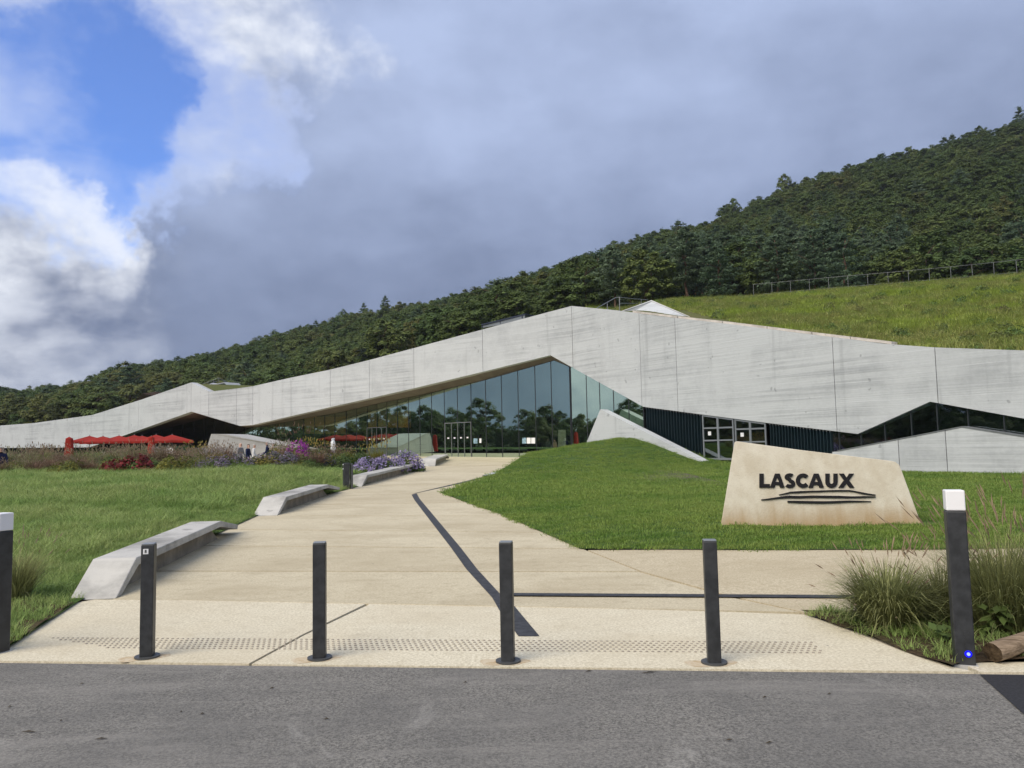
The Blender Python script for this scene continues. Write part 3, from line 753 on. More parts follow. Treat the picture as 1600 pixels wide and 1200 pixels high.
edges = sorted((onG(u, 690) - GC0).dot(GD) for u in MUL)
edges[0] = 0.02 if edges[0] < 0.4 else edges[0]
gt = lambda s: lerp1(s, gtop) - 0.02
gb = lambda s: zpath((GC0 + GD * s).y) + 0.02
pane_row(edges, gt, gb, GC0, GD, GN_, 0.0, 'glass', tops=gtop)
# right-hand glass below the slope
MR = [893.4, 917.5, 938, 959.5, 983, 1005.5]
er = [(onW(u, 650, -0.12) - W0).dot(WD) for u in MR]
rb = lambda s: lerp1(s, rbot) - 0.0
pane_row(er, rb, lambda s: 0.55, W0, WD, WN, -0.12, 'glass', tops=rbot)
# low plinth under the glass
P0 = [to3(s, 0.0, GC0, GD, GN_, 0.06) for s in (0, edges[-1])]
pl = MB(); ss = np.linspace(0.0, edges[-1], 24)
pl.prism([to3(s, gb(s) - 0.002, GC0, GD, GN_, 0.06) for s in ss] + [to3(s, gb(s) - 0.4, GC0, GD, GN_, 0.06) for s in ss[::-1]], -GN_ * 0.3)
pl.build('plinth', MAT['conc_dark'], bld)

# glass entrance doors in the curtain wall (two)
def entrance(u0, u1, vtop, label):
    s0, s1 = sorted(((onG(u0, 690) - GC0).dot(GD), (onG(u1, 690) - GC0).dot(GD)))
    zb = gb((s0 + s1) / 2); zt = onG((u0 + u1) / 2, vtop).z
    d = empty('entrance_door', (0, 0, 0)); d.parent = bld; d.location = (0, 0, 0); d['label'] = label
    w = 0.04; n = 4; st = (s1 - s0) / n
    fr_ = MB()
    def bar(a, b, za, zb_, dep=0.14): fr_.prism([to3(a, za, GC0, GD, GN_, .035), to3(b, za, GC0, GD, GN_, .035), to3(b, zb_, GC0, GD, GN_, .035), to3(a, zb_, GC0, GD, GN_, .035)], -GN_ * dep * .45)
    bar(s0 - w, s0, zb, zt); bar(s1, s1 + w, zb, zt); bar(s0 - w, s1 + w, zt + .002, zt + w * 1.3)
    fr_.build('door_frame', MAT['rail'], d)
    for k in range(1, n):
        m_ = MB(); m_.prism([to3(s0 + k * st - .016, zb, GC0, GD, GN_, .032), to3(s0 + k * st + .016, zb, GC0, GD, GN_, .032), to3(s0 + k * st + .016, zt, GC0, GD, GN_, .032), to3(s0 + k * st - .016, zt, GC0, GD, GN_, .032)], -GN_ * .05)
        m_.build('door_stile', MAT['rail'], d)
    for k in range(n):
        q = s0 + (k + .5) * st
        MB().prism([to3(q - .09, zb + 1.36, GC0, GD, GN_, .03), to3(q + .09, zb + 1.36, GC0, GD, GN_, .03), to3(q + .09, zb + 1.46, GC0, GD, GN_, .03), to3(q - .09, zb + 1.46, GC0, GD, GN_, .03)], -GN_ * .008).build('door_sticker', MAT['paper'], d)
entrance(696, 736, 661, 'glass entrance door in a grey frame left of centre')
entrance(574, 604, 668.5, 'glass side door in a grey frame near the flower beds')

# posters on the glass
def poster(u0, v0, u1, v1, mat='paper', name='window_poster', off=0.02):
    P = [onG(u0, v1, off), onG(u1, v1, off), onG(u1, v0, off), onG(u0, v0, off)]
    MB().prism(P, -GN_ * 0.006).build(name, MAT[mat], bld)
MAT['posterblue'] = plain('poster_print', (0.22, 0.34, 0.40), 0.6, var=0.5, scale=6)
for k in range(3): poster(816 + k * 7, 684, 822 + k * 7, 693, 'posterblue' if k == 0 else 'paper')
poster(740, 685, 746, 693, 'posterblue'); poster(749, 685, 752, 692)
poster(872, 671.5, 884, 708, 'cream', 'tall_white_panel', -0.4)

# slot of dark fins on either side of the double doors
def fins(u0, u1, n, zb):
    s0, s1 = (onW(u0, 650) - W0).dot(WD), (onW(u1, 650) - W0).dot(WD)
    P = [to3(s0, zb, W0, WD, WN, -0.32), to3(s1, zb, W0, WD, WN, -0.32), to3(s1, lerp1(s1, rbot) + .05, W0, WD, WN, -0.32), to3(s0, lerp1(s0, rbot) + .05, W0, WD, WN, -0.32)]
    MB().prism(P, -WN * 0.01).build('glass_pane', MAT['glass_blue'], bld)
    for k in range(n):
        s = s0 + (k + .5) * (s1 - s0) / n; zt = lerp1(s, rbot) + 0.0
        P = [to3(s - .018, zb, W0, WD, WN, -0.06), to3(s + .018, zb, W0, WD, WN, -0.06), to3(s + .018, zt, W0, WD, WN, -0.06), to3(s - .018, zt, W0, WD, WN, -0.06)]
        MB().prism(P, -WN * 0.2).build('slat', MAT['fin'], bld)
        MB().prism([to3(s - .03, zt - .07, W0, WD, WN, -0.045), to3(s + .03, zt - .07, W0, WD, WN, -0.045), to3(s + .03, zt - .03, W0, WD, WN, -0.045), to3(s - .03, zt - .03, W0, WD, WN, -0.045)], -WN * 0.012).build('slat_clip', MAT['rail'], bld)
MAT['fin'] = plain('dark_teal_fin', (0.010, 0.022, 0.028), 0.35, 0.5)
fins(1007, 1095, 20, 0.2); fins(1199, 1297, 20, 0.2)

# double doors
def leaf_doors():
    du = [1097.5, 1146.5, 1148, 1196]
    for a, b in ((1097.5, 1146), (1148, 1196.5)):
        s0, s1 = (onW(a, 690) - W0).dot(WD), (onW(b, 690) - W0).dot(WD)
        zb = lawn_z(*(W0 + WD * ((s0 + s1) / 2)).xy) + 0.02
        d = empty('double_door', (0, 0, 0)); d.parent = bld
        zt = lambda s: lerp1(s, rbot) - 0.02
        w = 0.075; fr_ = MB(); mid = (s0 + s1) / 2
        def bar(p, q, zp, zq, zp2=None, zq2=None, dep=.06):
            zp2 = zp if zp2 is None else zp2; zq2 = zq if zq2 is None else zq2
            fr_.prism([to3(p, zp, W0, WD, WN, -.04), to3(q, zp2, W0, WD, WN, -.04), to3(q, zq2, W0, WD, WN, -.04), to3(p, zq, W0, WD, WN, -.04)], -WN * dep)
        bar(s0, s0 + w, zb, zt(s0), zb, zt(s0 + w)); bar(s1 - w, s1, zb, zt(s1 - w), zb, zt(s1)); bar(mid - .06, mid + .06, zb, zt(mid - .06), zb, zt(mid + .06))
        for l, r in ((s0 + w, mid - .06), (mid + .06, s1 - w)):
            bar(l, r, zt(l) - w, zt(l), zt(r) - w, zt(r)); bar(l, r, zb, zb + .10); bar(l, r, zb + 0.98, zb + 1.05); bar(l, r, zb + 1.62, zb + 1.70)
        fr_.build('door_frame', MAT['frame'], d)
        for l, r in ((s0 + w, mid - .06), (mid + .06, s1 - w)):
            P = [to3(l, zb + .05, W0, WD, WN, -.07), to3(r, zb + .05, W0, WD, WN, -.07), to3(r, zt(r) - .03, W0, WD, WN, -.07), to3(l, zt(l) - .03, W0, WD, WN, -.07)]
            MB().prism(P, -WN * .01).build('door_pane', MAT['glass_dark'], d)
        q = s0 + w + .28 * (mid - s0)
        MB().prism([to3(q, zb + 1.28, W0, WD, WN, -.05), to3(q + .2, zb + 1.28, W0, WD, WN, -.05), to3(q + .2, zb + 1.48, W0, WD, WN, -.05), to3(q, zb + 1.48, W0, WD, WN, -.05)], -WN * .008).build('door_notice', MAT['paper'], d)
        MB().tube([to3(mid - .16, zb + .98, W0, WD, WN, .03), to3(s0 + .14, zb + .98, W0, WD, WN, .03)], .016, 6).build('push_bar', MAT['rail'], d)
leaf_doors()

# windows and low base wall at the right end
B_TOP = [(1300, 706), (1309, 705.5), (1503, 668), (1600, 683), (1760, 708)]
B_BOT = [(1300, 742), (1600, 746), (1760, 752)]
def onB(u, v): return onW(u, v, 0.55)
bp0 = W0 + WN * 0.55
btop, bbot = band(B_TOP, B_BOT, [1472, 1398], onB, bp0, WD, WN, 0.25, 0.2)
# thin dark flashing on the base wall
for (a, b) in (((1309, 705.5), (1503, 668)), ((1503, 668), (1600, 683)), ((1600, 683), (1760, 708))):
    A, B_ = onB(*a), onB(*b)
    MB().prism([A + Vector((0, 0, .006)) + WN * .02, B_ + Vector((0, 0, .006)) + WN * .02, B_ + Vector((0, 0, .05)) + WN * .02, A + Vector((0, 0, .05)) + WN * .02], -WN * .5).build('wall_flashing', MAT['rail'], bld)
we = [(onW(u, 660, -.15) - W0).dot(WD) for u in (1297, 1310, 1344, 1382, 1424, 1465, 1513, 1569, 1640, 1740)]
pane_row(we, rb, lambda s: 0.5, W0, WD, WN, -.15, 'glass_dark', mull=.05, tops=rbot)
# jamb beside the last fins
# concrete wedge that rises out of the lawn
wp = W0 + WN * 1.0
def onV(u, v): return onW(u, v, 1.0)
P = [onV(905, 706), onV(938, 639.5), onV(1097, 720.5), onV(1097, 728), onV(985, 690)]
P[0].z -= .5; P[3].z -= .5; P[4].z -= .5
MB().prism(P, -WN * 0.55).build('concrete_wedge', MAT['conc'], bld)

# wedge by the terrace
wl = [at(u, v, Y) for u, v, Y in ((318, 716, 60), (330, 678, 60.4), (352, 678.5, 60.8), (415, 691, 62), (470, 702, 63.2), (470, 716, 63.2))]
o = MB().prism(wl, Vector((0.9, 2.6, 0.0))).build('concrete_wedge', MAT['conc_dark'], bld)

# inside
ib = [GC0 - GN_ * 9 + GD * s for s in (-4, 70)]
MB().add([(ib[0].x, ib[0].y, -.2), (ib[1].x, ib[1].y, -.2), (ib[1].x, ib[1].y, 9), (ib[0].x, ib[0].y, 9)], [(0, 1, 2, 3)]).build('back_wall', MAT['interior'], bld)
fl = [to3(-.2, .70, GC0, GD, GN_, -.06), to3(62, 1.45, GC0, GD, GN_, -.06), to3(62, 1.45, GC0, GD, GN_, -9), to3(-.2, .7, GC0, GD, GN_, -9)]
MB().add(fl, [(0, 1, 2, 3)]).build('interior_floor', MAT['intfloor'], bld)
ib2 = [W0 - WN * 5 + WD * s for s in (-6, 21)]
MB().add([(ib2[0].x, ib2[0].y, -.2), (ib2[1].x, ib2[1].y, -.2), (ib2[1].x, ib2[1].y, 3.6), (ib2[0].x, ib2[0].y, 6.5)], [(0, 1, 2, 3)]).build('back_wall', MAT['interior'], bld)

# orange curved reception canopies behind the glass
def canopy(u0, u1, v0, v1, Yoff, label):
    rows = []
    base = empty('interior_canopy', at((u0 + u1) / 2, v1, 70), label, 'panel', 'orange panels hanging behind the glass')
    for v in np.linspace(v1, v0, 5):
        rows.append([onG(u, v, -0.5 - 0.5 * math.sin(math.pi * (u - u0) / (u1 - u0)) + 0.25 * math.sin((v - v0) / (v1 - v0) * math.pi)) for u in np.linspace(u0, u1, 12)])
    mb = MB().quad_sheet(rows)
    mb.quad_sheet([[p - GN_ * 0.15 for p in r] for r in rows])
    mb.build('curved_panel', MAT['orange'], base, smooth=True)
canopy(476, 541, 651, 678, 2, 'long orange curved panel hanging inside the glass, the left of two')
canopy(574, 640, 642, 668, 2, 'orange curved panel hanging inside the glass above the side door, the right of two')
def counter(u0, u1, v0, v1, Y, mat, name, label, cat):
    A = at(u0, v1, Y); B_ = at(u1, v1, Y + 1.5); h = at(u0, v0, Y).z - A.z
    e = empty(name, A, label, cat)
    mb = MB().prism([A, B_, B_ + Vector((.5, .9, 0)), A + Vector((.5, .9, 0))], (0, 0, h)); bevel(mb.build('counter_body', MAT[mat], e), .04)
    MB().prism([A + Vector((-.05, -.08, h + .003)), B_ + Vector((.05, -.08, h + .003)), B_ + Vector((.6, 1.0, h + .003)), A + Vector((.45, 1.0, h + .003))], (0, 0, .06)).build('counter_top', MAT['white'], e)

# ------------------------------------------------------------------ roof meadow, skylights, railings
fence_f = [(930, 500, 74), (1000, 488, 74), (1040, 472, 74), (1090, 469, 74), (1180, 466, 73), (1300, 455, 70.5), (1400, 447, 67.5), (1500, 439, 64), (1600, 430, 60), (1760, 414, 54)]
front_u = [893, 960, 1030, 1110, 1200, 1320, 1464, 1600, 1760]
def roof_rows():
    n = 60; rows = [[] for _ in range(30)]
    ff = [at(*q) for q in fence_f]
    fl_ = [0]
    for a, b in zip(ff, ff[1:]): fl_.append(fl_[-1] + (b - a).length)
    for j in range(n + 1):
        t_ = j / n
        s = rtop[0][0] + (rtop[-1][0] - rtop[0][0]) * (t_ ** 1.0)
        A = to3(s, lerp1(s, rtop) - .06, W0, WD, WN, -.62)
        q = t_ * fl_[-1]
        for i in range(len(ff) - 1):
            if q <= fl_[i + 1] + 1e-6:
                B_ = ff[i].lerp(ff[i + 1], (q - fl_[i]) / (fl_[i + 1] - fl_[i])); break
        Cc = B_ + Vector((B_.x * .3, 26, 0)); Cc.z = max(terr(Cc.x, Cc.y) + .1, B_.z - 1)
        for i in range(20):
            k = i / 19; p = A.lerp(B_, k); p.z = A.z + (B_.z - A.z) * (0.85 * k + .15 * sstep(k)) + 0.10 * hash_noise(p.x, p.y, .5) * min(1, k * 6, (1 - k) * 6)
            rows[i].append(p)
        for i in range(10):
            k = (i + 1) / 10; p = B_.lerp(Cc, k); rows[20 + i].append(p)
    return rows
rr = roof_rows()
o = MB().quad_sheet(rr).build('roof_meadow', MAT['roofturf'], smooth=True); o['kind'] = 'structure'
# plain roof behind the left wing
rw = []
for j in range(40):
    s = ltop[0][0] + (ltop[-1][0] - ltop[0][0]) * j / 39
    A = to3(s, lerp1(s, ltop) - .08, W0, LD, LN, -.66)
    back = A - LN * (16 if s > 25 else 24) ; back.z = A.z + (0.4 if s > 25 else 0.0)
    rw.append([A, A.lerp(back, .5), back, back - LN * 8 - Vector((0, 0, 3))])
o = MB().quad_sheet(rw).build('roof_deck', MAT['roofturf'], smooth=True); o['kind'] = 'structure'

# concrete gable on the roof
e = empty('roof_gable', at(1028, 495, 52), 'small pale concrete gable rising from the roof meadow behind the parapet', 'roof light')
P = [at(968, 489, 51), at(1018, 470.5, 51.8), at(1083, 498.5, 47.5), at(1083, 506, 47.5), at(968, 500, 51)]
MB().prism(P, Vector((2.2, 4.5, -0.1))).build('gable_block', MAT['conc'], e)
P = [at(966, 487.6, 50.95), at(1018, 468.9, 51.75), at(1085, 497.6, 47.4), at(1085, 498.4, 47.4), at(1018, 470.2, 51.75), at(966, 488.8, 50.95)]
MB().prism(P, Vector((2.3, 4.6, -0.1))).build('gable_coping', MAT['white'], e)
# dark skylight box on the roof
e = empty('roof_skylight', at(790, 510, 56), 'dark blue glazed skylight box above the long parapet', 'skylight')
A = [at(753, 512, 57.5), at(753, 508, 57.5), at(820, 491.5, 54.5), at(820, 502, 54.5)]
MB().prism(A, Vector((0.8, 1.4, 0))).build('skylight_body', MAT['frame'], e)
A = [at(752, 508.2, 57.4), at(752, 506.4, 57.4), at(821, 489.8, 54.4), at(821, 491.8, 54.4)]
MB().prism(A, Vector((1.8, 2.4, 0))).build('skylight_lid', MAT['skyl'], e)
for u in (752.5, 781, 815):
    v = 507.5 - (u - 753) * .2463
    MB().prism([at(u, v + 5, 57.4 - (u - 753) * .0448), at(u + 2, v + 5, 57.4 - (u - 753) * .0448), at(u + 2, v, 57.4 - (u - 753) * .0448), at(u, v, 57.4 - (u - 753) * .0448)], Vector((.03, .05, 0))).build('skylight_post', MAT['skyl'], e)
# stepped concrete roof lights at the left
for (u0, v0, u1, v1, lab) in ((318, 606, 341, 598.5, 'front white concrete roof light beside the left roof stair'), (330, 604, 360, 597, 'rear white concrete roof light beside the left roof stair')):
    e = empty('roof_light', at((u0 + u1) / 2, v0, 80), lab, 'roof light')
    P = [at(u0, v0 + 1, 80), at(u0 + 2, v0 - 3, 80), at(u1 - 10, v1, 80.5), at(u1, 608, 81), at(u1 - 5, 613, 81), at(u0, 613, 80)]
    MB().prism(P, Vector((1.0, 1.6, 0))).build('upstand', MAT['white'], e)
    P2 = [at(u0 + 5, v0 - 2.2, 79.9), at(u1 - 10, v1 + 1.8, 80.3), at(u1 - 6, v1 + 4.5, 80.4), at(u0 + 9, v0 + 2.0, 79.9)]
    MB().prism(P2, Vector((.02, -.05, 0))).build('opening', MAT['darkframe'], e)
e = empty('roof_turf_patch', at(376, 606, 80)); bpy.data.objects.remove(e)

def railing(name, pts, h, label, posts=None, rails=(1.0, 0.55), r=0.025, group=None):
    """pts: base points; a post at each, rails between"""
    e = empty(name, pts[0], label, 'railing', group)
    for p in pts: MB().tube([p - Vector((0, 0, .2)), p + Vector((0, 0, h))], r, 6).build('post', MAT['rail'], e)
    for k in rails: MB().tube([p + Vector((0, 0, h * k)) for p in pts], r * .85, 6).build('rail', MAT['rail'], e)
    return e
def poly_pts(px, n):
    P = [at(*q) for q in px]; L = [0]
    for a, b in zip(P, P[1:]): L.append(L[-1] + (b - a).length)
    out = []
    for i in range(n):
        q = L[-1] * i / (n - 1)
        for j in range(len(P) - 1):
            if q <= L[j + 1] + 1e-6: out.append(P[j].lerp(P[j + 1], (q - L[j]) / (L[j + 1] - L[j]))); break
    return out
fp = poly_pts([(1178, 464.5, 73), (1300, 454, 70.5), (1400, 446.5, 67.5), (1500, 438.5, 64), (1600, 429.5, 60), (1700, 420, 56)], 17)
railing('hillside_railing', fp, 1.25, 'long thin metal railing climbing the meadow edge below the wood, nearer of two', rails=(1.0,), r=.017)
fp2 = [p + Vector((1.6, 2.0, -.15)) for p in fp]
railing('hillside_railing', fp2, 0.85, 'shorter metal railing just behind the long one at the meadow edge', rails=(1.0,), r=.016)
rp = [at(929, 484, 52), at(949, 484, 53), at(968, 484.5, 54)]
e = empty('roof_railing', rp[0], 'grey metal roof railing at the peak beside the small gable', 'railing')
top = [at(930, 483, 52), at(962, 465, 54), at(968, 464.5, 54), at(988, 466.8, 57), at(1012, 468.5, 60)]
MB().tube(top, .03, 6).build('rail', MAT['rail'], e)
MB().tube([at(968, 474, 54), at(988, 474, 57), at(1012, 474, 60)], .025, 6).build('rail', MAT['rail'], e)
for a, b in ((at(949, 486, 53.2), at(949, 472.3, 53.2)), (at(968, 486, 54), at(968, 464.5, 54)), (at(1002, 480, 58.6), at(1002, 467.7, 58.6))): MB().tube([a, b], .035, 6).build('post', MAT['rail'], e)
e = empty('roof_stair_railing', at(318, 605, 82), 'thin metal railing over the left roof stair beside white roof lights', 'railing')
MB().tube([at(312, 602, 82), at(342, 590.5, 83), at(368, 604, 84)], .03, 6).build('rail', MAT['rail'], e)
MB().tube([at(314, 605, 82), at(342, 594.5, 83)], .025, 6).build('rail', MAT['rail'], e)
for u, v in ((317, 600), (325, 597), (334, 593.5), (342, 590.5), (350, 594.7)): MB().tube([at(u, v, 82.6), at(u, v + 9, 82.6)], .028, 6).build('post', MAT['rail'], e)
# farmhouse roof behind the left wall
e = empty('farmhouse', at(226, 622, 112), 'low house with brown tiled roof half hidden behind the left wall', 'house')
P = [at(208, 629, 112), at(222, 615, 112), at(243, 612, 114), at(246, 619, 114)]
MB().prism(P, Vector((1.5, 6, 0))).build('roof', MAT['tile'], e)
P = [at(210, 640, 112.3), at(210, 628, 112.3), at(246, 618, 114.3), at(246, 640, 114.3)]
MB().prism(P, Vector((1.4, 5.5, 0))).build('wall', MAT['cream'], e)

# ------------------------------------------------------------------ concrete kerb along the lawn
kp = [G(760, 745), G(805, 731), G(850, 717)]
kz = [Vector((p.x, p.y, p.z + .06)) for p in kp] + [Vector((wedge_l.x, wedge_l.y, wedge_l.z + .03)), Vector((wedge_c.x, wedge_c.y, wedge_c.z + .05))]
mb = MB()
rowsk = []
for i, p in enumerate(kz):
    d = (kz[min(i + 1, len(kz) - 1)] - kz[max(i - 1, 0)]); d.z = 0; d.normalize(); n = Vector((-d.y, d.x, 0))
    rowsk.append([p + n * .16 - Vector((0, 0, .9 if i > 2 else .2)), p + n * .16, p - n * .10, p - n * .10 - Vector((0, 0, .3))])
mb.quad_sheet(rowsk); o = mb.build('lawn_kerb', MAT['conc'])
tag(o, 'low pale concrete kerb between the lawn and the forecourt', 'kerb'); o['kind'] = 'structure'

# ------------------------------------------------------------------ benches
def bench(name, pa, pb, w, h, r1, r2, tip, label, zf=None):
    """pa near end, pb far end (front right edge on the ground); w to the left"""
    d = Vector((pb.x - pa.x, pb.y - pa.y, 0)); L = d.length; d.normalize(); n = Vector((-d.y, d.x, 0))
    za, zb = pa.z, pb.z
    def pt(s, o_, z): q = pa + d * s + n * o_; return Vector((q.x, q.y, za + (zb - za) * s / L + z))
    e = empty(name, pa, label, 'bench', 'low concrete benches along the path')
    T_ = 0.10
    prof_t = [(0.0, 0.0), (r1, h), (L - r2, h), (L, tip + T_ * .8)]
    prof_b = [(0.16, 0.0), (r1 + .08, h - T_), (L - r2 - .02, h - T_), (L - .03, tip)]
    loop = prof_t + prof_b[::-1]
    mb = MB().prism([pt(s, 0, z) for s, z in loop], n * w)
    bevel(mb.build('seat_slab', MAT['bench'], e), .012)
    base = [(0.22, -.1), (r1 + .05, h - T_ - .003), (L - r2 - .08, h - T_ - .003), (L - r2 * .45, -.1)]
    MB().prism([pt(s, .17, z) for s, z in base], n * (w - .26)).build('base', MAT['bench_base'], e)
    return e
bench('bench', G(181, 935.5), G(372, 832.5), 0.50, 0.36, 0.62, 1.25, 0.07, 'low concrete bench nearest the camera, behind the leftmost dark post')
bench('bench', G(433, 805.5), G(531, 769.5), 0.55, 0.36, 0.75, 1.6, 0.08, 'low folded concrete bench in front of the slotted path light')
bench('bench', G(565, 760.5), G(661, 733.5), 0.55, 0.36, 0.8, 1.6, 0.08, 'low folded concrete bench below the violet asters')
bench('bench', G(680, 728.5), G(702, 718), 0.9, 0.38, 0.5, 1.0, 0.06, 'smallest farthest concrete bench before the glass front')

# ------------------------------------------------------------------ posts
def bollard_proto():
    e = empty('bollard', (0, 0, 0))
    bevel(MB().box((0, 0, 0.012), .098, .098, .885).build('post', MAT['steel'], e, local=True), .006)
    bevel(MB().box((0, 0, 0.8985), .094, .094, .008).build('cap', MAT['frame'], e, local=True), .002)
    MB().tube([(0, 0, .001), (0, 0, .014)], .096, 20).build('flange', MAT['flange'], e, local=True)
    me = MB()
    ring = []
    for k in range(28):
        a = 2 * math.pi * k / 28; q = .155 * (1 + .25 * math.sin(a * 2 + 1) + .12 * math.sin(a * 5)); ring.append((q * math.cos(a) - .03, q * .75 * math.sin(a) - .01, .0006))
    mk('rust_stain', ring, [tuple(range(28))], MAT['ruststain'], e, local=True)
    return e
m, t, b = material('rust_stain', .95, .1)
nz = noise(t, pos(t), 14, 5, .7); t.links.new(mixc(t, mrange(t, nz, .35, .65), (.47, .36, .22), (.60, .52, .38)), b.inputs['Base Color']); MAT['ruststain'] = m
def copy_tree(o, parent=None):
    c = o.copy(); COL.objects.link(c); c.parent = parent
    for ch in list(o.children): copy_tree(ch, c)
    return c
bp_ = bollard_proto(); first = True
rz = math.atan2(ed.y, ed.x)
for (u, v, lab, tw) in ((230, 1027, 'dark square post with a white sticker, leftmost of four on the pavement', .30), (499.5, 1029, 'dark square post second from the left, between two benches and the path inlay', .22),
                    (794, 1034, 'dark square post standing in line with the dark inlay band', -.02), (1116, 1036, 'dark square post left of the lettered stone, rightmost of four', -.03)):
    p = G(u, v); o = copy_tree(bp_) if u != 1116 else bp_
    o.location = (p.x, p.y, 0.001); o.rotation_euler = (0, 0, rz + tw); tag(o, lab, 'post', 'dark square posts across the path')
    if u == 230:
        st = MB().box((-.012, -.0505, .825), .040, .002, .042).build('sticker', MAT['paper'], o, local=True)
        MB().box((-.012, -.0522, .834), .016, .001, .006).add([(-.02, -.0525, .842), (-.004, -.0525, .842), (-.006, -.0525, .860), (-.018, -.0525, .860)], [(0, 1, 2, 3)]).build('sticker_mark', MAT['flange'], st, local=True)
def lamp_post(name, u, v, h, w, label, led=False):
    p = G(u, v); e = empty(name, (p.x, p.y, 0.0), label, 'lamp post', 'dark posts with white light heads'); e.rotation_euler = (0, 0, rz - .25)
    bevel(MB().box((0, 0, 0), w, w, h - .155).build('post', MAT['steel'], e, local=True), .008)
    bevel(MB().box((0, 0, h - .152), w * .985, w * .985, .148).build('light_head', MAT['white'], e, local=True), .008)
    MB().box((0, 0, -.04), w * 1.2, w * 1.2, .045).build('footing', MAT['conc_dark'], e, local=True)
    if led:
        MB().box((w * .12, -w / 2 - .001, .06), .03, .002, .18).build('hatch', MAT['steel'], e, local=True)
        MB().tube([(w * .14, -w / 2 - .001, .085), (w * .14, -w / 2 - .012, .085)], .0115, 12).build('indicator_lamp', MAT['led'], e, local=True)
        MB().tube([(w * .14, -w / 2 - .0005, .085), (w * .14, -w / 2 - .006, .085)], .024, 16).build('indicator_ring', MAT['ledring'], e, local=True)
    return e
m, t, b = material('blue_led', .3); b.inputs['Base Color'].default_value = (.1, .1, .9, 1); b.inputs['Emission Color'].default_value = (.06, .08, 1, 1); b.inputs['Emission Strength'].default_value = 3.0; MAT['led'] = m
m, t, b = material('blue_led_lens', .3); b.inputs['Base Color'].default_value = (.01, .01, .5, 1); b.inputs['Emission Color'].default_value = (.0, .0, 1, 1); b.inputs['Emission Strength'].default_value = .4; MAT['ledring'] = m
lamp_post('lamp_post', 1507, 1036.5, 1.255, .128, 'dark square lamp post with white head and blue indicator beside the fountain grass', True)
lamp_post('lamp_post', -4, 1019, 1.16, .128, 'dark square lamp post with white head cut by the left picture edge')
# path light between the benches
p = G(541, 764); e = empty('path_light', p, 'short dark grey slotted light column between two concrete benches', 'light')
a_ = .35
bevel(MB().box((0, 0, 0), .20, .26, .86, a_).build('column', MAT['steel'], e, local=True), .008)
for z in (.66, .80): MB().box((-.018, -.139 + .02, z), .15, .03, .022, a_).build('light_slot', MAT['white'], e, local=True)
MB().box((.17, .03, 0), .07, .22, .84, a_).build('side_plate', MAT['flange'], e, local=True)

# ------------------------------------------------------------------ sign
SN = Vector((0.05, -1, 0.10)).normalized(); sp0 = at(1285, 822, 13.55)
def onS(u, v, off=0.0): return hit(u, v, sp0 + SN * off, SN)
sign = empty('sign_stone', at(1285, 820, 13.7), 'large cream concrete sign block with black lettering on the right lawn', 'sign')
out_px = [(1126.5, 824), (1127, 815), (1147.5, 691.5), (1149, 690), (1152, 689.6), (1250, 703), (1390, 719.8), (1399, 721.6), (1405, 726.5), (1409, 736), (1438, 815), (1439, 826)]
P = [onS(u, v) for u, v in out_px]
def signmat():
    m, t, b = material('cream_concrete', .85, .2)
    P_ = pos(t); sep = N(t, 'ShaderNodeSeparateXYZ'); t.links.new(P_, sep.inputs[0])
    n1 = noise(t, P_, 3.0, 6, .65); n2 = noise(t, mapv(t, P_, (5, 5, .7)), 1.0, 5, .6); n3 = noise(t, P_, 40, 4, .6); n4 = noise(t, P_, .9, 4, .5)
    c = mixc(t, mrange(t, n1, .3, .7), (.70, .655, .535), (.58, .52, .40)); c = mixc(t, mrange(t, n4, .45, .65, 0, .6), c, (.73, .69, .58))
    h = mth(t, 'ADD', sep.outputs[2], mth(t, 'MULTIPLY', mth(t, 'SUBTRACT', n2, .5), -.55))
    c = mixc(t, mrange(t, h, .62, .08, 0, .85), c, (.40, .265, .125)); c = mixc(t, mrange(t, n3, .5, .8, 0, .25), c, (.36, .30, .20))
    t.links.new(c, b.inputs['Base Color']); bump(t, b, mth(t, 'ADD', n3, n1), .35, .02); return m
MAT['sign'] = signmat()
bevel(MB().prism(P, Vector((0.27, .55, -.02))).build('stone_block', MAT['sign'], sign), .02, 3)
def zp(x, y): return (1100 + x / 4.0, 660 + y / 4.0)
def glyph(loops, name, mat='black', depth=.022):
    L3 = [[onS(*zp(x, y), .0008) for x, y in lp] for lp in loops]
    flat = [p for lp in L3 for p in lp]; n = len(flat); tri = tessellate_polygon(L3)
    v = flat + [p + SN * depth for p in flat]; f = [tuple(i + n for i in t_) for t_ in tri]; b = 0
    for i, t_ in enumerate(f):
        if (v[t_[1]] - v[t_[0]]).cross(v[t_[2]] - v[t_[0]]).dot(SN) < 0: f[i] = t_[::-1]
    for lp in L3:
        k = len(lp)
        for i in range(k): f.append((b + i, b + (i + 1) % k, n + b + (i + 1) % k, n + b + i))
        b += k
    return mk(name, v, f, MAT[mat], sign)
def stroke(pts, w):
    Lh, Rh = [], []; pts = [Vector(p) for p in pts]
    for i, p in enumerate(pts):
        d = (pts[min(i + 1, len(pts) - 1)] - pts[max(i - 1, 0)]).normalized(); n = Vector((-d.y, d.x)); ww = w[i] if isinstance(w, (list, tuple)) else w
        Lh.append(tuple(p + n * ww / 2)); Rh.append(tuple(p - n * ww / 2))
    return Lh + Rh[::-1]
def arc(cx, cy, rx, ry, a0, a1, n=14): return [(cx + rx * math.cos(R(a0 + (a1 - a0) * i / n)), cy + ry * math.sin(R(a0 + (a1 - a0) * i / n))) for i in range(n + 1)]
glyph([[(345, 320), (371, 320), (371, 385), (409, 385), (409, 408), (345, 408)]], 'letter_l')
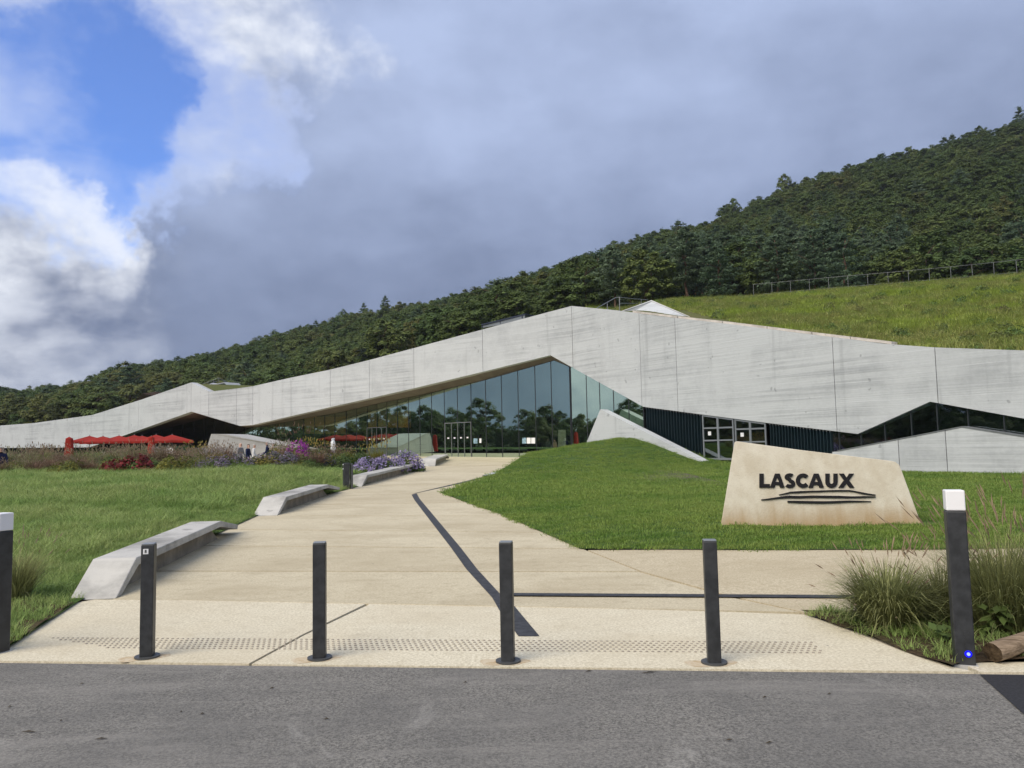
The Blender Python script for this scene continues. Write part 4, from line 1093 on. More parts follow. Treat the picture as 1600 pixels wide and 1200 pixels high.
def A_(x0, x1, nm):
    c = (x0 + x1) / 2
    glyph([[(x0, 408), (c - 14, 320), (c + 14, 320), (x1, 408), (x1 - 27, 408), (x1 - 33, 391), (x0 + 32, 391), (x0 + 26, 408)], [(c - 13, 372), (c + 12, 372), (c - .5, 343)]], nm)
A_(411, 502, 'letter_a')
S_ = arc(534, 342, 20, 13, -38, -180, 10)[:-1] + arc(534, 342, 20, 12, 180, 100, 6) + arc(536, 384, 21, 16, -80, 60, 10)[0:] + arc(534, 384, 22, 15, 75, 150, 6)
glyph([stroke(S_, 22)], 'letter_s')
glyph([stroke(arc(617, 364, 32, 33, -42, -318, 26), 24)], 'letter_c')
A_(652, 747, 'letter_a')
glyph([stroke([(770, 320), (770, 370)] + arc(795, 372, 25, 25, 180, 0, 14)[1:-1] + [(820, 370), (820, 320)], 25)], 'letter_u')
glyph([[(842, 320), (871, 320), (889, 347), (906, 320), (934, 320), (904, 363), (937, 408), (907, 408), (888, 380), (869, 408), (839, 408), (873, 362)]], 'letter_x')
glyph([stroke([(468, 452), (500, 447), (540, 438), (600, 435), (660, 432), (720, 431), (780, 428), (840, 427), (905, 427), (940, 432), (990, 443), (1040, 451), (1069, 454)], [4, 7, 11, 12, 10, 11, 9, 10, 9, 8, 10, 8, 6])], 'brush_stroke')
glyph([stroke([(357, 484), (400, 480), (460, 472), (520, 466), (600, 467), (680, 464), (760, 465), (840, 466), (920, 468), (1000, 466), (1069, 466)], [6, 9, 11, 16, 15, 14, 15, 15, 12, 11, 5])], 'brush_stroke')
glyph([stroke([(521, 495), (580, 497), (660, 499), (740, 500), (820, 498), (900, 494), (980, 494), (1041, 494)], [11, 15, 15, 15, 14, 12, 8, 4])], 'brush_stroke')
# ------------------------------------------------------------------ trees
def np_mesh(name, V, Fq, mats, tone=None, mi=None):
    me = bpy.data.meshes.new(name); me.from_pydata([tuple(v) for v in V], [], [tuple(f) for f in Fq])
    for m_ in mats: me.materials.append(m_)
    if mi is not None: me.polygons.foreach_set('material_index', list(mi))
    a = me.attributes.new('tone', 'FLOAT_COLOR', 'POINT'); c = np.ones((len(V), 4), np.float32)
    if tone is not None: c[:, :3] = np.asarray(tone, np.float32).reshape(-1, 1)
    a.data.foreach_set('color', c.ravel()); me.update(); return me
def leaf_quads(C, Nrm, size, asp, rs):
    n = len(C); Nn = Nrm / np.maximum(np.linalg.norm(Nrm, axis=1, keepdims=True), 1e-6)
    t = rs.normal(size=(n, 3)); t -= (t * Nn).sum(1, keepdims=True) * Nn; t /= np.maximum(np.linalg.norm(t, axis=1, keepdims=True), 1e-6)
    b = np.cross(Nn, t); s = np.asarray(size).reshape(-1, 1) * np.ones((n, 1)); a = s * asp
    V = np.stack([C - t * s, C + b * a * .9 + t * s * .1, C + t * s, C - b * a + t * s * .1], 1).reshape(-1, 3)
    Fq = np.arange(4 * n).reshape(n, 4); return V, Fq
def broad_crown(rs, H=12.0, RX=4.0, nc=46, nl=62, leaf=.30, low=.18, dens=1.0, up=.95):
    V = []; Fq = []; T = []; b = 0; cz = H * (low + (1 - low) * .5); rz = H * (1 - low) * .5
    lob = [(rs.uniform(0, 6.28), rs.uniform(-.5, .9), rs.uniform(.10, .28)) for _ in range(7)]
    for i in range(nc):
        d = rs.normal(size=3); d[2] = d[2] * .8 + .2; d /= np.linalg.norm(d)
        k = rs.uniform(.62, .92) if i > 8 else rs.uniform(.1, .5)
        ex = 1 + sum(a * math.exp(-((math.atan2(d[1], d[0]) - p + 3.14) % 6.28 - 3.14) ** 2 / .3 - (d[2] - q) ** 2 / .2) for p, q, a in lob) - .08
        c = np.array([d[0] * RX * k * ex, d[1] * RX * k * ex, cz + d[2] * rz * k * ex * (1 if d[2] > 0 else .9)])
        cr = rs.uniform(.13, .28) * RX; n = int(nl * rs.uniform(.7, 1.3) * dens)
        q = rs.normal(size=(n, 3)); q /= np.linalg.norm(q, axis=1, keepdims=True); q[:, 2] = np.where(q[:, 2] < -.3, -q[:, 2], q[:, 2])
        C = c + q * cr * rs.uniform(.5, 1.05, (n, 1)) * np.array([1, 1, .85])
        Nn = q + d * .4 + np.array([0, 0, up]) + rs.normal(size=(n, 3)) * .35
        v, f = leaf_quads(C, Nn, rs.uniform(.6, 1.25, n) * leaf, .72, rs)
        V.append(v); Fq.append(f + b); b += len(v); T.append(np.repeat(rs.uniform(.84, 1.18) * rs.uniform(.82, 1.18, n), 4))
    return np.concatenate(V), np.concatenate(Fq), np.concatenate(T)
def trunk_mesh(rs, H, r, limbs=6, bare=.5, wob=.15):
    mb = MB(); P = [Vector((rs.normal(0, wob) * k, rs.normal(0, wob) * k, H * .86 * k / 5)) for k in range(6)]
    mb.tube(P, [r * (1.25 - .2 * k) if k < 5 else r * .2 for k in range(6)], 7)
    for i in range(limbs):
        k = rs.uniform(bare, .85); a = rs.uniform(0, 6.28); j = min(4, int(k * 5)); q = P[j].lerp(P[j + 1], k * 5 - j)
        L = rs.uniform(.16, .26) * H
        mb.tube([q, q + Vector((math.cos(a) * L * .5, math.sin(a) * L * .5, L * .3)), q + Vector((math.cos(a) * L, math.sin(a) * L, L * .45))], [r * .35, r * .24, r * .08], 5)
    return mb
def pine_crown(rs, H=13.0, R0=3.2, layers=9, start=.30, fir=False):
    V = []; Fq = []; T = []; b = 0
    for i in range(layers):
        k = i / (layers - 1); z = H * (start + (1 - start) * k); rad = (R0 * (1 - k) ** .6 if fir else R0 * (1 - k ** 2.6) * (.72 + .5 * k)) * rs.uniform(.75, 1.15) + .5
        nb = max(3, int(7 - 3 * k)); a0 = rs.uniform(0, 6.28)
        for j in range(nb):
            a = a0 + 6.28 * j / nb + rs.normal(0, .25); L = rad * rs.uniform(.6, 1.1)
            for s in (.45, .72, 1.0):
                if rs.uniform() < .12: continue
                c = np.array([math.cos(a) * L * s, math.sin(a) * L * s, z + L * .14 * s + rs.normal(0, .15)])
                n = int(34 * rs.uniform(.7, 1.2)); q = rs.normal(size=(n, 3)); q /= np.linalg.norm(q, axis=1, keepdims=True)
                cr = (.42 + .16 * rad) * rs.uniform(.8, 1.15)
                C = c + q * np.array([cr, cr, cr * .42]) * rs.uniform(.4, 1, (n, 1))
                v, f = leaf_quads(C, q * .6 + np.array([0, 0, .7]) + rs.normal(size=(n, 3)) * .5, rs.uniform(.20, .36, n), .42, rs)
                V.append(v); Fq.append(f + b); b += len(v); T.append(np.repeat(rs.uniform(.75, 1.25) * rs.uniform(.8, 1.2, n), 4))
    n = 60; q = rs.normal(size=(n, 3)) * np.array([.5, .5, .5]); C = q + np.array([0, 0, H]); v, f = leaf_quads(C, rs.normal(size=(n, 3)) + [0, 0, .5], .26, .42, rs)
    V.append(v); Fq.append(f + b); T.append(np.ones(len(v)))
    return np.concatenate(V), np.concatenate(Fq), np.concatenate(T)
rt = np.random.default_rng(21)
KINDS = []      # (crown mesh, trunk mesh, crown data, kind, height)
def add_kind(kind, data, H, matn, tr, barkn):
    V, Fq, T = data; KINDS.append(dict(me=np_mesh(kind + '_crown', V, Fq, [MAT[matn]], T), tr=None, V=V, F=Fq, T=T, kind=kind, H=H, mat=matn))
    o = tr.build('trunk', MAT[barkn], smooth=True); KINDS[-1]['tr'] = o.data; bpy.data.objects.remove(o)
for i in range(4):
    H = [12, 13, 11, 12][i]; add_kind('broadleaf', broad_crown(rt, H, [4.2, 3.8, 4.6, 4.0][i], 96, 88, .215, [.03, .08, .02, .05][i]), H, 'broad', trunk_mesh(rt, H, .24), 'bark')
for i in range(2):
    add_kind('olive', broad_crown(rt, 11, 3.9, 96, 88, .215, .03), 11, 'olive', trunk_mesh(rt, 11, .2), 'bark')
for i in range(3):
    H = [13, 14, 12][i]; add_kind('pine', pine_crown(rt, H, [3.4, 3.0, 3.8][i], [9, 10, 8][i], [.32, .42, .22][i]), H, 'pine', trunk_mesh(rt, H * 1.12, .2, 3, .45, .1), 'pinebark')
add_kind('fir', pine_crown(rt, 13, 3.6, 13, .10, True), 13, 'darkfir', trunk_mesh(rt, 14, .2, 0, .5, .02), 'bark')
def proj(p):
    d = Vector(p) - CAM; k = d.dot(fw); return 800 + F * d.dot(RT) / k, 600 - F * d.dot(UP) / k
TOPLINE = sorted(L_TOP) [:-1] + [(893, 478), (960, 476), (1080, 469.5), (1180, 466), (1300, 455), (1400, 447), (1500, 439), (1600, 430), (1760, 414)]
def plant_tree(k, p, sc, rz_, label, group, cat='tree', name=None):
    K = KINDS[k]; nm = name or {'broadleaf': 'broadleaf_tree', 'olive': 'broadleaf_tree', 'pine': 'pine_tree', 'fir': 'fir_tree'}[K['kind']]
    e = empty(nm, p, label, cat, group); e.rotation_euler = (0, 0, rz_); e.scale = sc
    c = bpy.data.objects.new('crown', K['me']); COL.objects.link(c); c.parent = e
    t_ = bpy.data.objects.new('trunk', K['tr']); COL.objects.link(t_); t_.parent = e
    return e
SKYLINE = [(-100, 612), (0, 606), (90, 602), (180, 572), (280, 560), (380, 535), (430, 518), (530, 492), (600, 470), (700, 458), (800, 432), (870, 408), (960, 380), (1060, 340), (1140, 302), (1250, 275), (1400, 227), (1500, 200), (1600, 170), (1720, 135)]
def forest():
    rs = np.random.default_rng(77); cand = []
    y = 76.0
    while y < 268:
        x = -0.72 * y - 14
        while x < .72 * y + 14:
            px = x + rs.uniform(-2.6, 2.6); py = y + rs.uniform(-2.6, 2.6); yf, zf = foot(px)
            x += 4.7
            if py < yf + (1.5 if px > 10 else 3): continue
            if px > 25 and py < 84: continue
            z = terr(px, py) - .3; pn = hash_noise(px, py, .035) * .8 + rs.normal(0, .35) + (.35 if px > 15 and py < 130 else 0)
            r = rs.uniform()
            if pn > (.42 if py < 150 else .75): k = 6 + rs.integers(0, 3)
            elif pn < -.55: k = 4 + rs.integers(0, 2)
            else: k = rs.integers(0, 4)
            if px < -60 and py < 150 and r < .5: k = 4 + rs.integers(0, 2)
            s = rs.uniform(.54, .80) * (1.0 if py < 240 else rs.uniform(.85, 1.1))
            if px > 25 and py < 100: s *= .95
            if px < -95 and py < 150: s *= 1.1
            sx = s * rs.uniform(.95, 1.25)
            sv = lerp1(proj((px, py, z))[0], SKYLINE) + rs.uniform(-3, 14)
            for _ in range(6):
                if proj((px, py, z + KINDS[k]['H'] * s))[1] < sv: s *= .9; sx *= .95
            u, v = proj((px, py, z + KINDS[k]['H'] * s))
            if v < sv - 6: continue
            if u < -120 or u > 1720 or v > lerp1(u, TOPLINE) + 4: continue
            cand.append((k, (px, py, z), (sx, sx, s), rs.uniform(0, 6.28), s / py, u, v))
        y += 4.5
    # crest trees that stand out of the skyline
    extra = []
    for u, v, k, s in ((1592, 168, 8, .9), (1530, 192, 0, .8), (1225, 266, 1, .75), (1145, 292, 3, .75), (602, 463, 7, .6), (568, 474, 6, .6), (535, 482, 2, .7), (428, 515, 2, .9), (372, 538, 1, .85), (960, 374, 3, .8), (1420, 224, 1, .8), (800, 428, 0, .75)):
        Y = 246.0 if u > 500 else 190.0
        p = at(u, v, Y); s_ = KINDS[k]['H'] * s; zt = terr(p.x, p.y)
        s2 = max(.5, min(1.0, (p.z - zt) / KINDS[k]['H'])); extra.append((k, (p.x, p.y, zt - .3), (s * .9, s * .9, s2), rs.uniform(0, 6), 9, u, v))
    cand.sort(key=lambda c: -c[4]); near = cand[:284]; far = cand[284:]
    for c in near + extra:
        k, p, sc, rz_, _, u, v = c; kd = KINDS[k]['kind']
        row = 'in the front row' if p[1] < foot(p[0])[0] + 12 else ('a few rows back' if p[1] < foot(p[0])[0] + 30 else 'higher up')
        where = row + ' ' + ('above the meadow railing' if u > 1180 else 'of the wood above the small roof gable' if u > 940 else 'of the wood above the roof peak' if u > 830 else 'of the wood behind the dark skylight' if u > 690 else 'of the wood behind the long parapet' if u > 430 else 'of the wood above the left roof stair' if u > 290 else 'of the wood behind the left wall' if u > 140 else 'of the wood at the left picture edge')
        size = 'tall ' if sc[2] > .72 else ('low ' if sc[2] < .62 else 'middling ')
        if c in extra: where = 'standing out of the hill crest ' + ('above the meadow railing' if u > 1180 else 'above the roof peak' if u > 780 else 'above the long parapet' if u > 450 else 'above the left roof stair')
        lab = size + {'broadleaf': 'green broadleaf tree ', 'olive': 'olive broadleaf tree ', 'pine': 'blue green pine ', 'fir': 'dark fir '}[kd] + where
        plant_tree(k, p, sc, rz_, lab, size + kd + ' trees ' + where)
    # one dark fir in front of the slope
    p = at(590, 553, 108); zt = terr(p.x, p.y); top = at(590, 514, 108).z
    plant_tree(9, (p.x, p.y, zt - .2), (.95, .95, (top - zt) / 13.6), 1.0, 'nearly black conifer rising behind the parapet left of centre', None)
    # the far rest
    var = []; mats = [MAT['broad'], MAT['olive'], MAT['pine'], MAT['darkfir']]; mi = {'broad': 0, 'olive': 1, 'pine': 2, 'darkfir': 3}
    for K in KINDS: var.append((K['V'], K['F'], K['T'], [mi[K['mat']]] * len(K['F'])))
    P = [c[1] for c in far]; rot = [(0, 0, c[3]) for c in far]; sc = [c[2] for c in far]; pk = [len(KINDS) - 1 - c[0] for c in far]
    for i in range(520):      # the far hill at the left
        x = rs.uniform(-760, -430); y = rs.uniform(770, 905); P.append((x, y, terr(x, y) - 1)); rot.append((0, 0, rs.uniform(0, 6))); s = rs.uniform(1.1, 1.7); sc.append((s * 1.3, s * 1.3, s * .9)); pk.append(len(KINDS) - 1 - int(rs.integers(0, 4)))
    scatter('hillside_wood', var, mats, P, rot, sc, pk, 'dense mixed wood covering the upper hillside', 'wood')
    return len(cand)
NT = forest()
# trees on the far side of the meadow, out of the picture: the glass front mirrors them
rs2 = np.random.default_rng(3)
for i in range(70):
    y = 0 + (i % 50) * 2.1 + rs2.uniform(-1.5, 1.5); x = -92 - rs2.uniform(0, 22) - (6 if i % 3 == 0 else 0)
    k = int(rs2.integers(0, 6)); s = rs2.uniform(.6, 1.05)
    plant_tree(k, (x, y, meadow_z(-60, min(y, 40)) - rs2.uniform(1.6, 3.4)), (s, s, s * rs2.uniform(.8, 1.1)), rs2.uniform(0, 6), 'tree across the meadow seen only mirrored in the glass front', 'trees mirrored in the glass')

# ------------------------------------------------------------------ roof meadow vegetation
ra = np.array([[list(p) for p in r] for r in rr[:22]]); nr_, nc_ = ra.shape[:2]
def roof_pts(n, rs):
    out = []
    while len(out) < n:
        i = rs.uniform(0, nr_ - 1.001); j = rs.uniform(0, nc_ - 1.001); a, b = int(i), int(j); fi, fj = i - a, j - b
        p = ra[a, b] * (1 - fi) * (1 - fj) + ra[a + 1, b] * fi * (1 - fj) + ra[a, b + 1] * (1 - fi) * fj + ra[a + 1, b + 1] * fi * fj
        if in_view(p[0], p[1], 3) and not (4.5 < p[0] < 12.5 and p[1] < 54): out.append(tuple(p - [0, 0, .02]))
    return out
rv = [blades(40, .30, .15, .40, .011, .9, rs) for _ in range(3)] + [blades(50, .30, .10, .25, .016, .8, rs) for _ in range(2)]
pts = roof_pts(13000, rs); r_, s_ = rotscl(len(pts), rs, .7, 1.35)
hn = np.array([hash_noise(p[0], p[1], .8) for p in pts]); s_ *= (1 + .4 * hn)[:, None]
scatter('roof_grass', rv, [MAT['roofgrass']], pts, r_, s_, rs.integers(0, 5, len(pts)), 'rough green grass and weeds on the sloping roof meadow', 'grass')

MAT['roofweed'] = leafmat('roof_weed_leaves', (0.10, 0.17, 0.05), (0.17, 0.16, 0.06), (0.13, 0.20, 0.05), patch=.3)
# ------------------------------------------------------------------ garden plants
def grass_clump(rs, n, h, spread, w, npl, plume_h, bend=1.0, seg=5, pw=.011, sp0_=.28):
    V = []; Fc = []; T = []; mi = []
    def blade(x, y, az, L, b_, wd, tn, m_):
        dx, dy = math.cos(az), math.sin(az); px, py = -dy, dx; base = len(V); cx, cy, cz = x, y, 0.0; th = math.pi / 2 - abs(rs.normal(0, min(sp0_, .3) if m_ == 9 else sp0_))
        for k in range(seg + 1):
            ww = wd * (1 - (k / seg) ** 2 * .92)
            V.extend([(cx - px * ww, cy - py * ww, cz), (cx + px * ww, cy + py * ww, cz)]); T.extend([tn, tn])
            cx += dx * math.cos(th) * L / seg; cy += dy * math.cos(th) * L / seg; cz += math.sin(th) * L / seg; th -= b_ / seg * (.4 + k / seg * 1.4)
            cz = max(cz, .012)
        for k in range(seg):
            q = base + 2 * k; Fc.append((q, q + 1, q + 3, q + 2)); mi.append(m_ % 9)
        return cx, cy, cz
    for i in range(n):
        a = rs.uniform(0, 6.28); r = spread * .28 * math.sqrt(rs.uniform()); az = a + rs.normal(0, .5)
        blade(r * math.cos(a), r * math.sin(a), az, h * rs.uniform(.5, 1.15), bend * rs.uniform(.35, 1.9), w * rs.uniform(.7, 1.3), rs.uniform(.55, 1.45), 0)
    for i in range(npl):
        a = rs.uniform(0, 6.28); r = spread * .2 * math.sqrt(rs.uniform()); az = a + rs.normal(0, .3); b_ = rs.uniform(.15, .8) * bend
        tip = blade(r * math.cos(a), r * math.sin(a), az, plume_h * rs.uniform(.75, 1.1), b_, w * .5, rs.uniform(.8, 1.2), 9)
        d = Vector((V[-2][0] - V[-6][0], V[-2][1] - V[-6][1], V[-2][2] - V[-6][2])).normalized(); c = Vector(tip); L = plume_h * .13 * rs.uniform(.8, 1.3)
        for j in range(3):
            an = j * 2.09; s_ = d.orthogonal().normalized(); s_ = (Matrix.Rotation(an, 3, d) @ s_) * pw; base = len(V)
            V.extend([tuple(c - d * L * .15), tuple(c + d * L * .35 + s_), tuple(c + d * L), tuple(c + d * L * .35 - s_ * .2)]); T.extend([rs.uniform(.8, 1.25)] * 4); Fc.append((base, base + 1, base + 2, base + 3)); mi.append(1)
    return V, Fc, T, mi
def dome(rs, n, rx, h, leaf, ffrac, asp=.6, flz=.5, flsize=1.0):
    q = rs.normal(size=(n, 3)); q /= np.linalg.norm(q, axis=1, keepdims=True); q[:, 2] = np.abs(q[:, 2])
    lob = 1 + .22 * np.sin(np.arctan2(q[:, 1], q[:, 0]) * 3 + rs.uniform(0, 6)) + .12 * np.sin(np.arctan2(q[:, 1], q[:, 0]) * 7) * (1 - q[:, 2])
    k = rs.uniform(.55, 1.0, (n, 1)) ** .5 * lob[:, None]; C = q * k * np.array([rx, rx, h]); C[:, 2] += .02
    fl = (rs.uniform(size=n) < ffrac) & (C[:, 2] > h * flz * .6) & (k[:, 0] > .8); sz_ = np.where(fl, leaf * flsize, leaf) * rs.uniform(.7, 1.3, n)
    V, Fq = leaf_quads(C, q + rs.normal(size=(n, 3)) * .5 + [0, 0, .3], sz_, asp, rs)
    sV = []; sF = []; b = len(V)
    for i in range(26):
        e_ = C[rs.integers(0, n)]; w_ = .010
        sV += [(-w_, 0, 0), (w_, 0, 0), (e_[0] + w_ * .6, e_[1], e_[2]), (e_[0] - w_ * .6, e_[1], e_[2])]; sF.append([b + 4 * i + j for j in range(4)])
    V = np.concatenate([V, np.array(sV)]); Fq = np.concatenate([Fq, np.array(sF)])
    return V, Fq, np.concatenate([np.repeat(rs.uniform(.65, 1.35, n), 4), np.ones(104)]), np.concatenate([fl.astype(int), np.zeros(26, int)])
PL = {}
rp_ = np.random.default_rng(14)
def plant_mesh(key, data, mats): PL.setdefault(key, []).append(np_mesh(key, data[0], data[1], [MAT[m_] for m_ in mats], data[2], data[3]))
for i in range(2):
    plant_mesh('russet', grass_clump(rp_, 560, .75, 1.0, .010, 70, .72, 1.0, 4, .018, .4), ['pinkgrass', 'plume'])
    plant_mesh('pale', grass_clump(rp_, 560, .70, .9, .010, 60, .70, 1.0, 4, .018, .4), ['palegrass', 'palegrass'])
    plant_mesh('greengrass', grass_clump(rp_, 460, .80, 1.0, .009, 30, .80, 1.2, 4, .018, .45), ['fount', 'plume'])
    plant_mesh('plumy', grass_clump(rp_, 520, .78, 1.0, .010, 90, .82, .9, 4, .02, .38), ['pinkgrass', 'whitefl'])
    plant_mesh('sedum', dome(rp_, 1300, .62, .50, .045, .9, .8, .1, 1.2), ['shrub', 'sedum'])
    plant_mesh('violet', dome(rp_, 2000, .85, .80, .040, .80, .8, .3, 1.25), ['shrub', 'aster'])
    plant_mesh('magenta', dome(rp_, 1500, .62, .75, .036, .80, .8, .4, 1.25), ['shrub', 'magenta'])
    plant_mesh('greyviolet', dome(rp_, 1400, .75, .50, .036, .75, .7, .2, 1.2), ['shrub', 'greyvio'])
    plant_mesh('yellowshrub', dome(rp_, 1200, .70, .60, .045, .0, .6), ['yellowsh', 'shrub'])
    plant_mesh('greenshrub', dome(rp_, 1200, .65, .55, .045, .0, .6), ['shrub', 'shrub'])
    plant_mesh('silver', dome(rp_, 1000, .55, .60, .035, .75, .7, .3, 1.2), ['shrub', 'whitefl'])
    plant_mesh('gold', grass_clump(rp_, 320, .6, .7, .014, 40, .80, .6, 4, .022, .35), ['yellowsh', 'goldfl'])
    plant_mesh('stalks', grass_clump(rp_, 120, .8, .8, .008, 18, 1.45, .35, 4, .02, .22), ['fount', 'pinkgrass'])
PNAME = {'russet': ('ornamental_grass', 'clump of russet ornamental grass', 'grass clump'), 'pale': ('ornamental_grass', 'clump of pale straw grass', 'grass clump'), 'greengrass': ('ornamental_grass', 'rounded green grass clump', 'grass clump'),
         'plumy': ('ornamental_grass', 'feathery grass with pinkish white plumes', 'grass clump'), 'sedum': ('sedum_plant', 'mound of dark red flower heads', 'plant'), 'violet': ('aster_bush', 'bush of violet asters', 'plant'),
         'magenta': ('aster_bush', 'bush of magenta asters', 'plant'), 'greyviolet': ('perennial_plant', 'low mound of grey violet flowers', 'plant'), 'yellowshrub': ('perennial_plant', 'yellow green leafy mound', 'plant'),
         'greenshrub': ('perennial_plant', 'green leafy mound', 'plant'), 'silver': ('perennial_plant', 'silvery white flowering plant', 'plant'), 'gold': ('perennial_plant', 'upright plant with golden flower spikes', 'plant'), 'stalks': ('perennial_plant', 'thin tall seed stalks', 'plant')}
def put(key, p, s, where, hs=1.0, group=True):
    nm, lab, cat = PNAME[key]; me = PL[key][int(rp_.integers(0, 2))]; o = bpy.data.objects.new(nm, me); COL.objects.link(o)
    o.location = p; o.rotation_euler = (0, 0, rp_.uniform(0, 6.28)); o.scale = (s, s, s * hs)
    tag(o, lab + ' ' + where, cat, (lab + ' ' + where) if group else None); return o
def bedp(u, v, Y=None):
    return ground(u, v, meadow_z)
def bed(u, Y):
    p = at(u, HZ(u), Y); return Vector((p.x, p.y, meadow_z(p.x, p.y) - .02))
# named showy plants: (kind, u, distance, size, height factor, where)
for key, u, Y, s, hs, wh in [
    ('sedum', 180, 30.6, .95, 1.0, 'at the lawn edge, left of two'), ('sedum', 217, 30.4, 1.15, 1.05, 'at the lawn edge, right of two'), ('yellowshrub', 272, 30.2, 1.15, .9, 'at the lawn edge right of the red mounds'),
    ('yellowshrub', 108, 30.4, 1.0, .9, 'at the lawn edge left of the red mounds'), ('magenta', 468, 35, 1.0, 1.4, 'in the middle bed'), ('magenta', 484, 36.6, .6, 1.1, 'right of the larger magenta bush'),
    ('violet', 572, 35, .85, .9, 'left of three by the path'), ('violet', 604, 34.5, 1.0, .95, 'middle of three by the path'), ('violet', 634, 36.5, 1.0, 1.1, 'right of three by the path'),
    ('silver', 168, 37, 1.1, 1.0, 'left of two below the parasols'), ('silver', 192, 38, 1.0, .9, 'right of two below the parasols'), ('gold', 306, 40, 1.1, 1.0, 'before the terrace wedge'), ('gold', 318, 41.5, 1.0, .9, 'close before the terrace wedge'),
    ('gold', 478, 40, 1.2, 1.0, 'behind the magenta asters'), ('gold', 500, 41, 1.1, .9, 'left of the fountain'), ('gold', 590, 39, 1.25, 1.1, 'behind the violet asters'), ('gold', 575, 40, 1.0, 1.0, 'behind the left violet bush'),
    ('greyviolet', 335, 31, 1.0, 1.0, 'front left of the middle bed'), ('greyviolet', 365, 31.6, 1.1, 1.0, 'front of the middle bed'), ('greyviolet', 424, 32.5, 1.1, 1.1, 'left of the magenta asters'), ('greyviolet', 445, 33, 1.1, 1.2, 'close left of the magenta asters'), ('greyviolet', 510, 36, .8, .8, 'right of the magenta asters'),
    ('yellowshrub', 400, 34, 1.0, .55, 'before the visitors'), ('yellowshrub', 440, 36, 1.0, .8, 'right of the visitors'), ('yellowshrub', 440, 39, 1.1, 1.4, 'farther right of the visitors'),
    ('plumy', 352, 36, 1.0, .85, 'left of the visitors'), ('plumy', 330, 34, 1.0, .85, 'below the terrace wedge'), ('plumy', 360, 37, .6, .6, 'just before the visitors'), ('russet', 460, 33.5, .9, .8, 'below the magenta asters'), ('russet', 475, 34, .9, .8, 'in front of the magenta asters'),
    ('stalks', 450, 42, 1.0, 1.0, 'left, against the glass'), ('stalks', 476, 42, 1.0, 1.05, 'right, against the glass'), ('stalks', 590, 41, .9, .9, 'rising behind the violet asters'),
    ('greengrass', 57, 40, 1.2, 1.0, 'at the far left of the bed'), ('greengrass', 130, 40, 1.4, .85, 'left of the silvery flowers'), ('greengrass', 195, 41, 1.3, .85, 'below the red parasols'),
    ('pale', 25, 38, 1.2, 1.0, 'at the left end of the bed'), ('pale', 78, 38, 1.2, 1.0, 'second from the left end of the bed'), ('pale', 222, 41, .9, .9, 'below the parasols'),
    ('greenshrub', 645, 37, .8, .8, 'beside the violet asters'), ('greenshrub', 562, 30, .8, .7, 'behind the slotted light'), ('greenshrub', 470, 27, .55, .6, 'growing in the meadow grass'), ('greenshrub', 480, 27.6, .5, .5, 'growing right in the meadow grass')]:
    put(key, bed(u, Y), s, wh, hs, False)
# russet mass filling the bed
cnt = 0
while cnt < 150:
    Y = rp_.uniform(30.5, 44); u = rp_.uniform(-40, 560)
    if u > 330 and Y < 32: continue
    if u > 500 and Y < 36: continue
    if u > 360 and u < 440 and Y > 33: continue
    if Y > 41.5: continue
    w_ = rp_.uniform()
    if u < 330: key = 'russet' if w_ < .36 else ('greenshrub' if w_ < .52 else ('yellowshrub' if w_ < .66 else ('plumy' if w_ < .73 else ('pale' if w_ < .84 else 'greengrass'))))
    else: key = 'russet' if w_ < .25 else ('greyviolet' if w_ < .36 else ('yellowshrub' if w_ < .62 else ('greenshrub' if w_ < .86 else 'plumy')))
    front = Y < 34
    if front and key in ('pale', 'plumy'): key = 'greenshrub'
    put(key, bed(u, Y), rp_.uniform(.75, 1.15), ('in front ' if Y < 33.5 else 'in the middle ' if Y < 37.5 else 'at the back ') + ('of the bed at the left picture edge' if u < 60 else 'of the bed left of the red mounds' if u < 160 else 'of the bed around the red mounds' if u < 240 else 'of the bed below the rightmost parasol' if u < 320 else 'of the bed below the terrace wedge' if u < 400 else 'of the bed by the magenta asters' if u < 490 else 'of the bed near the fountain'), rp_.uniform(.85, 1.15) * (.75 if front else 1.0)); cnt += 1

wv_ = []
for i in range(3):
    d_ = dome(rp_, 260, .5, .45, .06, 0, .6); wv_.append((d_[0], d_[1], d_[2], [0] * len(d_[1])))
pts = roof_pts(330, rs); r_, s_ = rotscl(len(pts), rs, .35, 1.0)
scatter('roof_weeds', wv_, [MAT['roofweed']], pts, r_, s_, rs.integers(0, 3, len(pts)), 'darker weed cushions dotted over the roof meadow', 'weeds')
# fountain grasses by the road
def near_clump(name, p, data, label, rz_=0, sc=1.0, mats=('fount', 'plume')):
    me = np_mesh(name, data[0], data[1], [MAT[x] for x in mats], data[2], data[3]); o = bpy.data.objects.new(name, me); COL.objects.link(o)
    o.location = p; o.scale = (sc,) * 3; o.rotation_euler = (0, 0, rz_); tag(o, label, 'grass clump'); return o
rg = np.random.default_rng(8)
near_clump('fountain_grass', G(1388, 980) + Vector((0, 0, .02)), grass_clump(rg, 1900, .60, .62, .0054, 55, .62, 1.3, 7, .007, .48), 'large fountain grass clump with plumes left of the right lamp post')
near_clump('fountain_grass', G(1472, 968) + Vector((0, 0, .02)), grass_clump(rg, 800, .52, .45, .005, 30, .62, 1.1, 7, .007, .4), 'smaller fountain grass clump directly behind the right lamp post')
near_clump('fountain_grass', G(1568, 985) + Vector((0, 0, .02)), grass_clump(rg, 2000, .82, .8, .005, 80, .95, 1.1, 7, .007, .42), 'tallest fountain grass at the right picture edge')
near_clump('fountain_grass', G(1640, 990) + Vector((0, 0, .02)), grass_clump(rg, 1500, .80, .8, .0036, 90, 1.0, 1.1, 7, .007, .4), 'fountain grass cut off by the right picture edge behind the log')
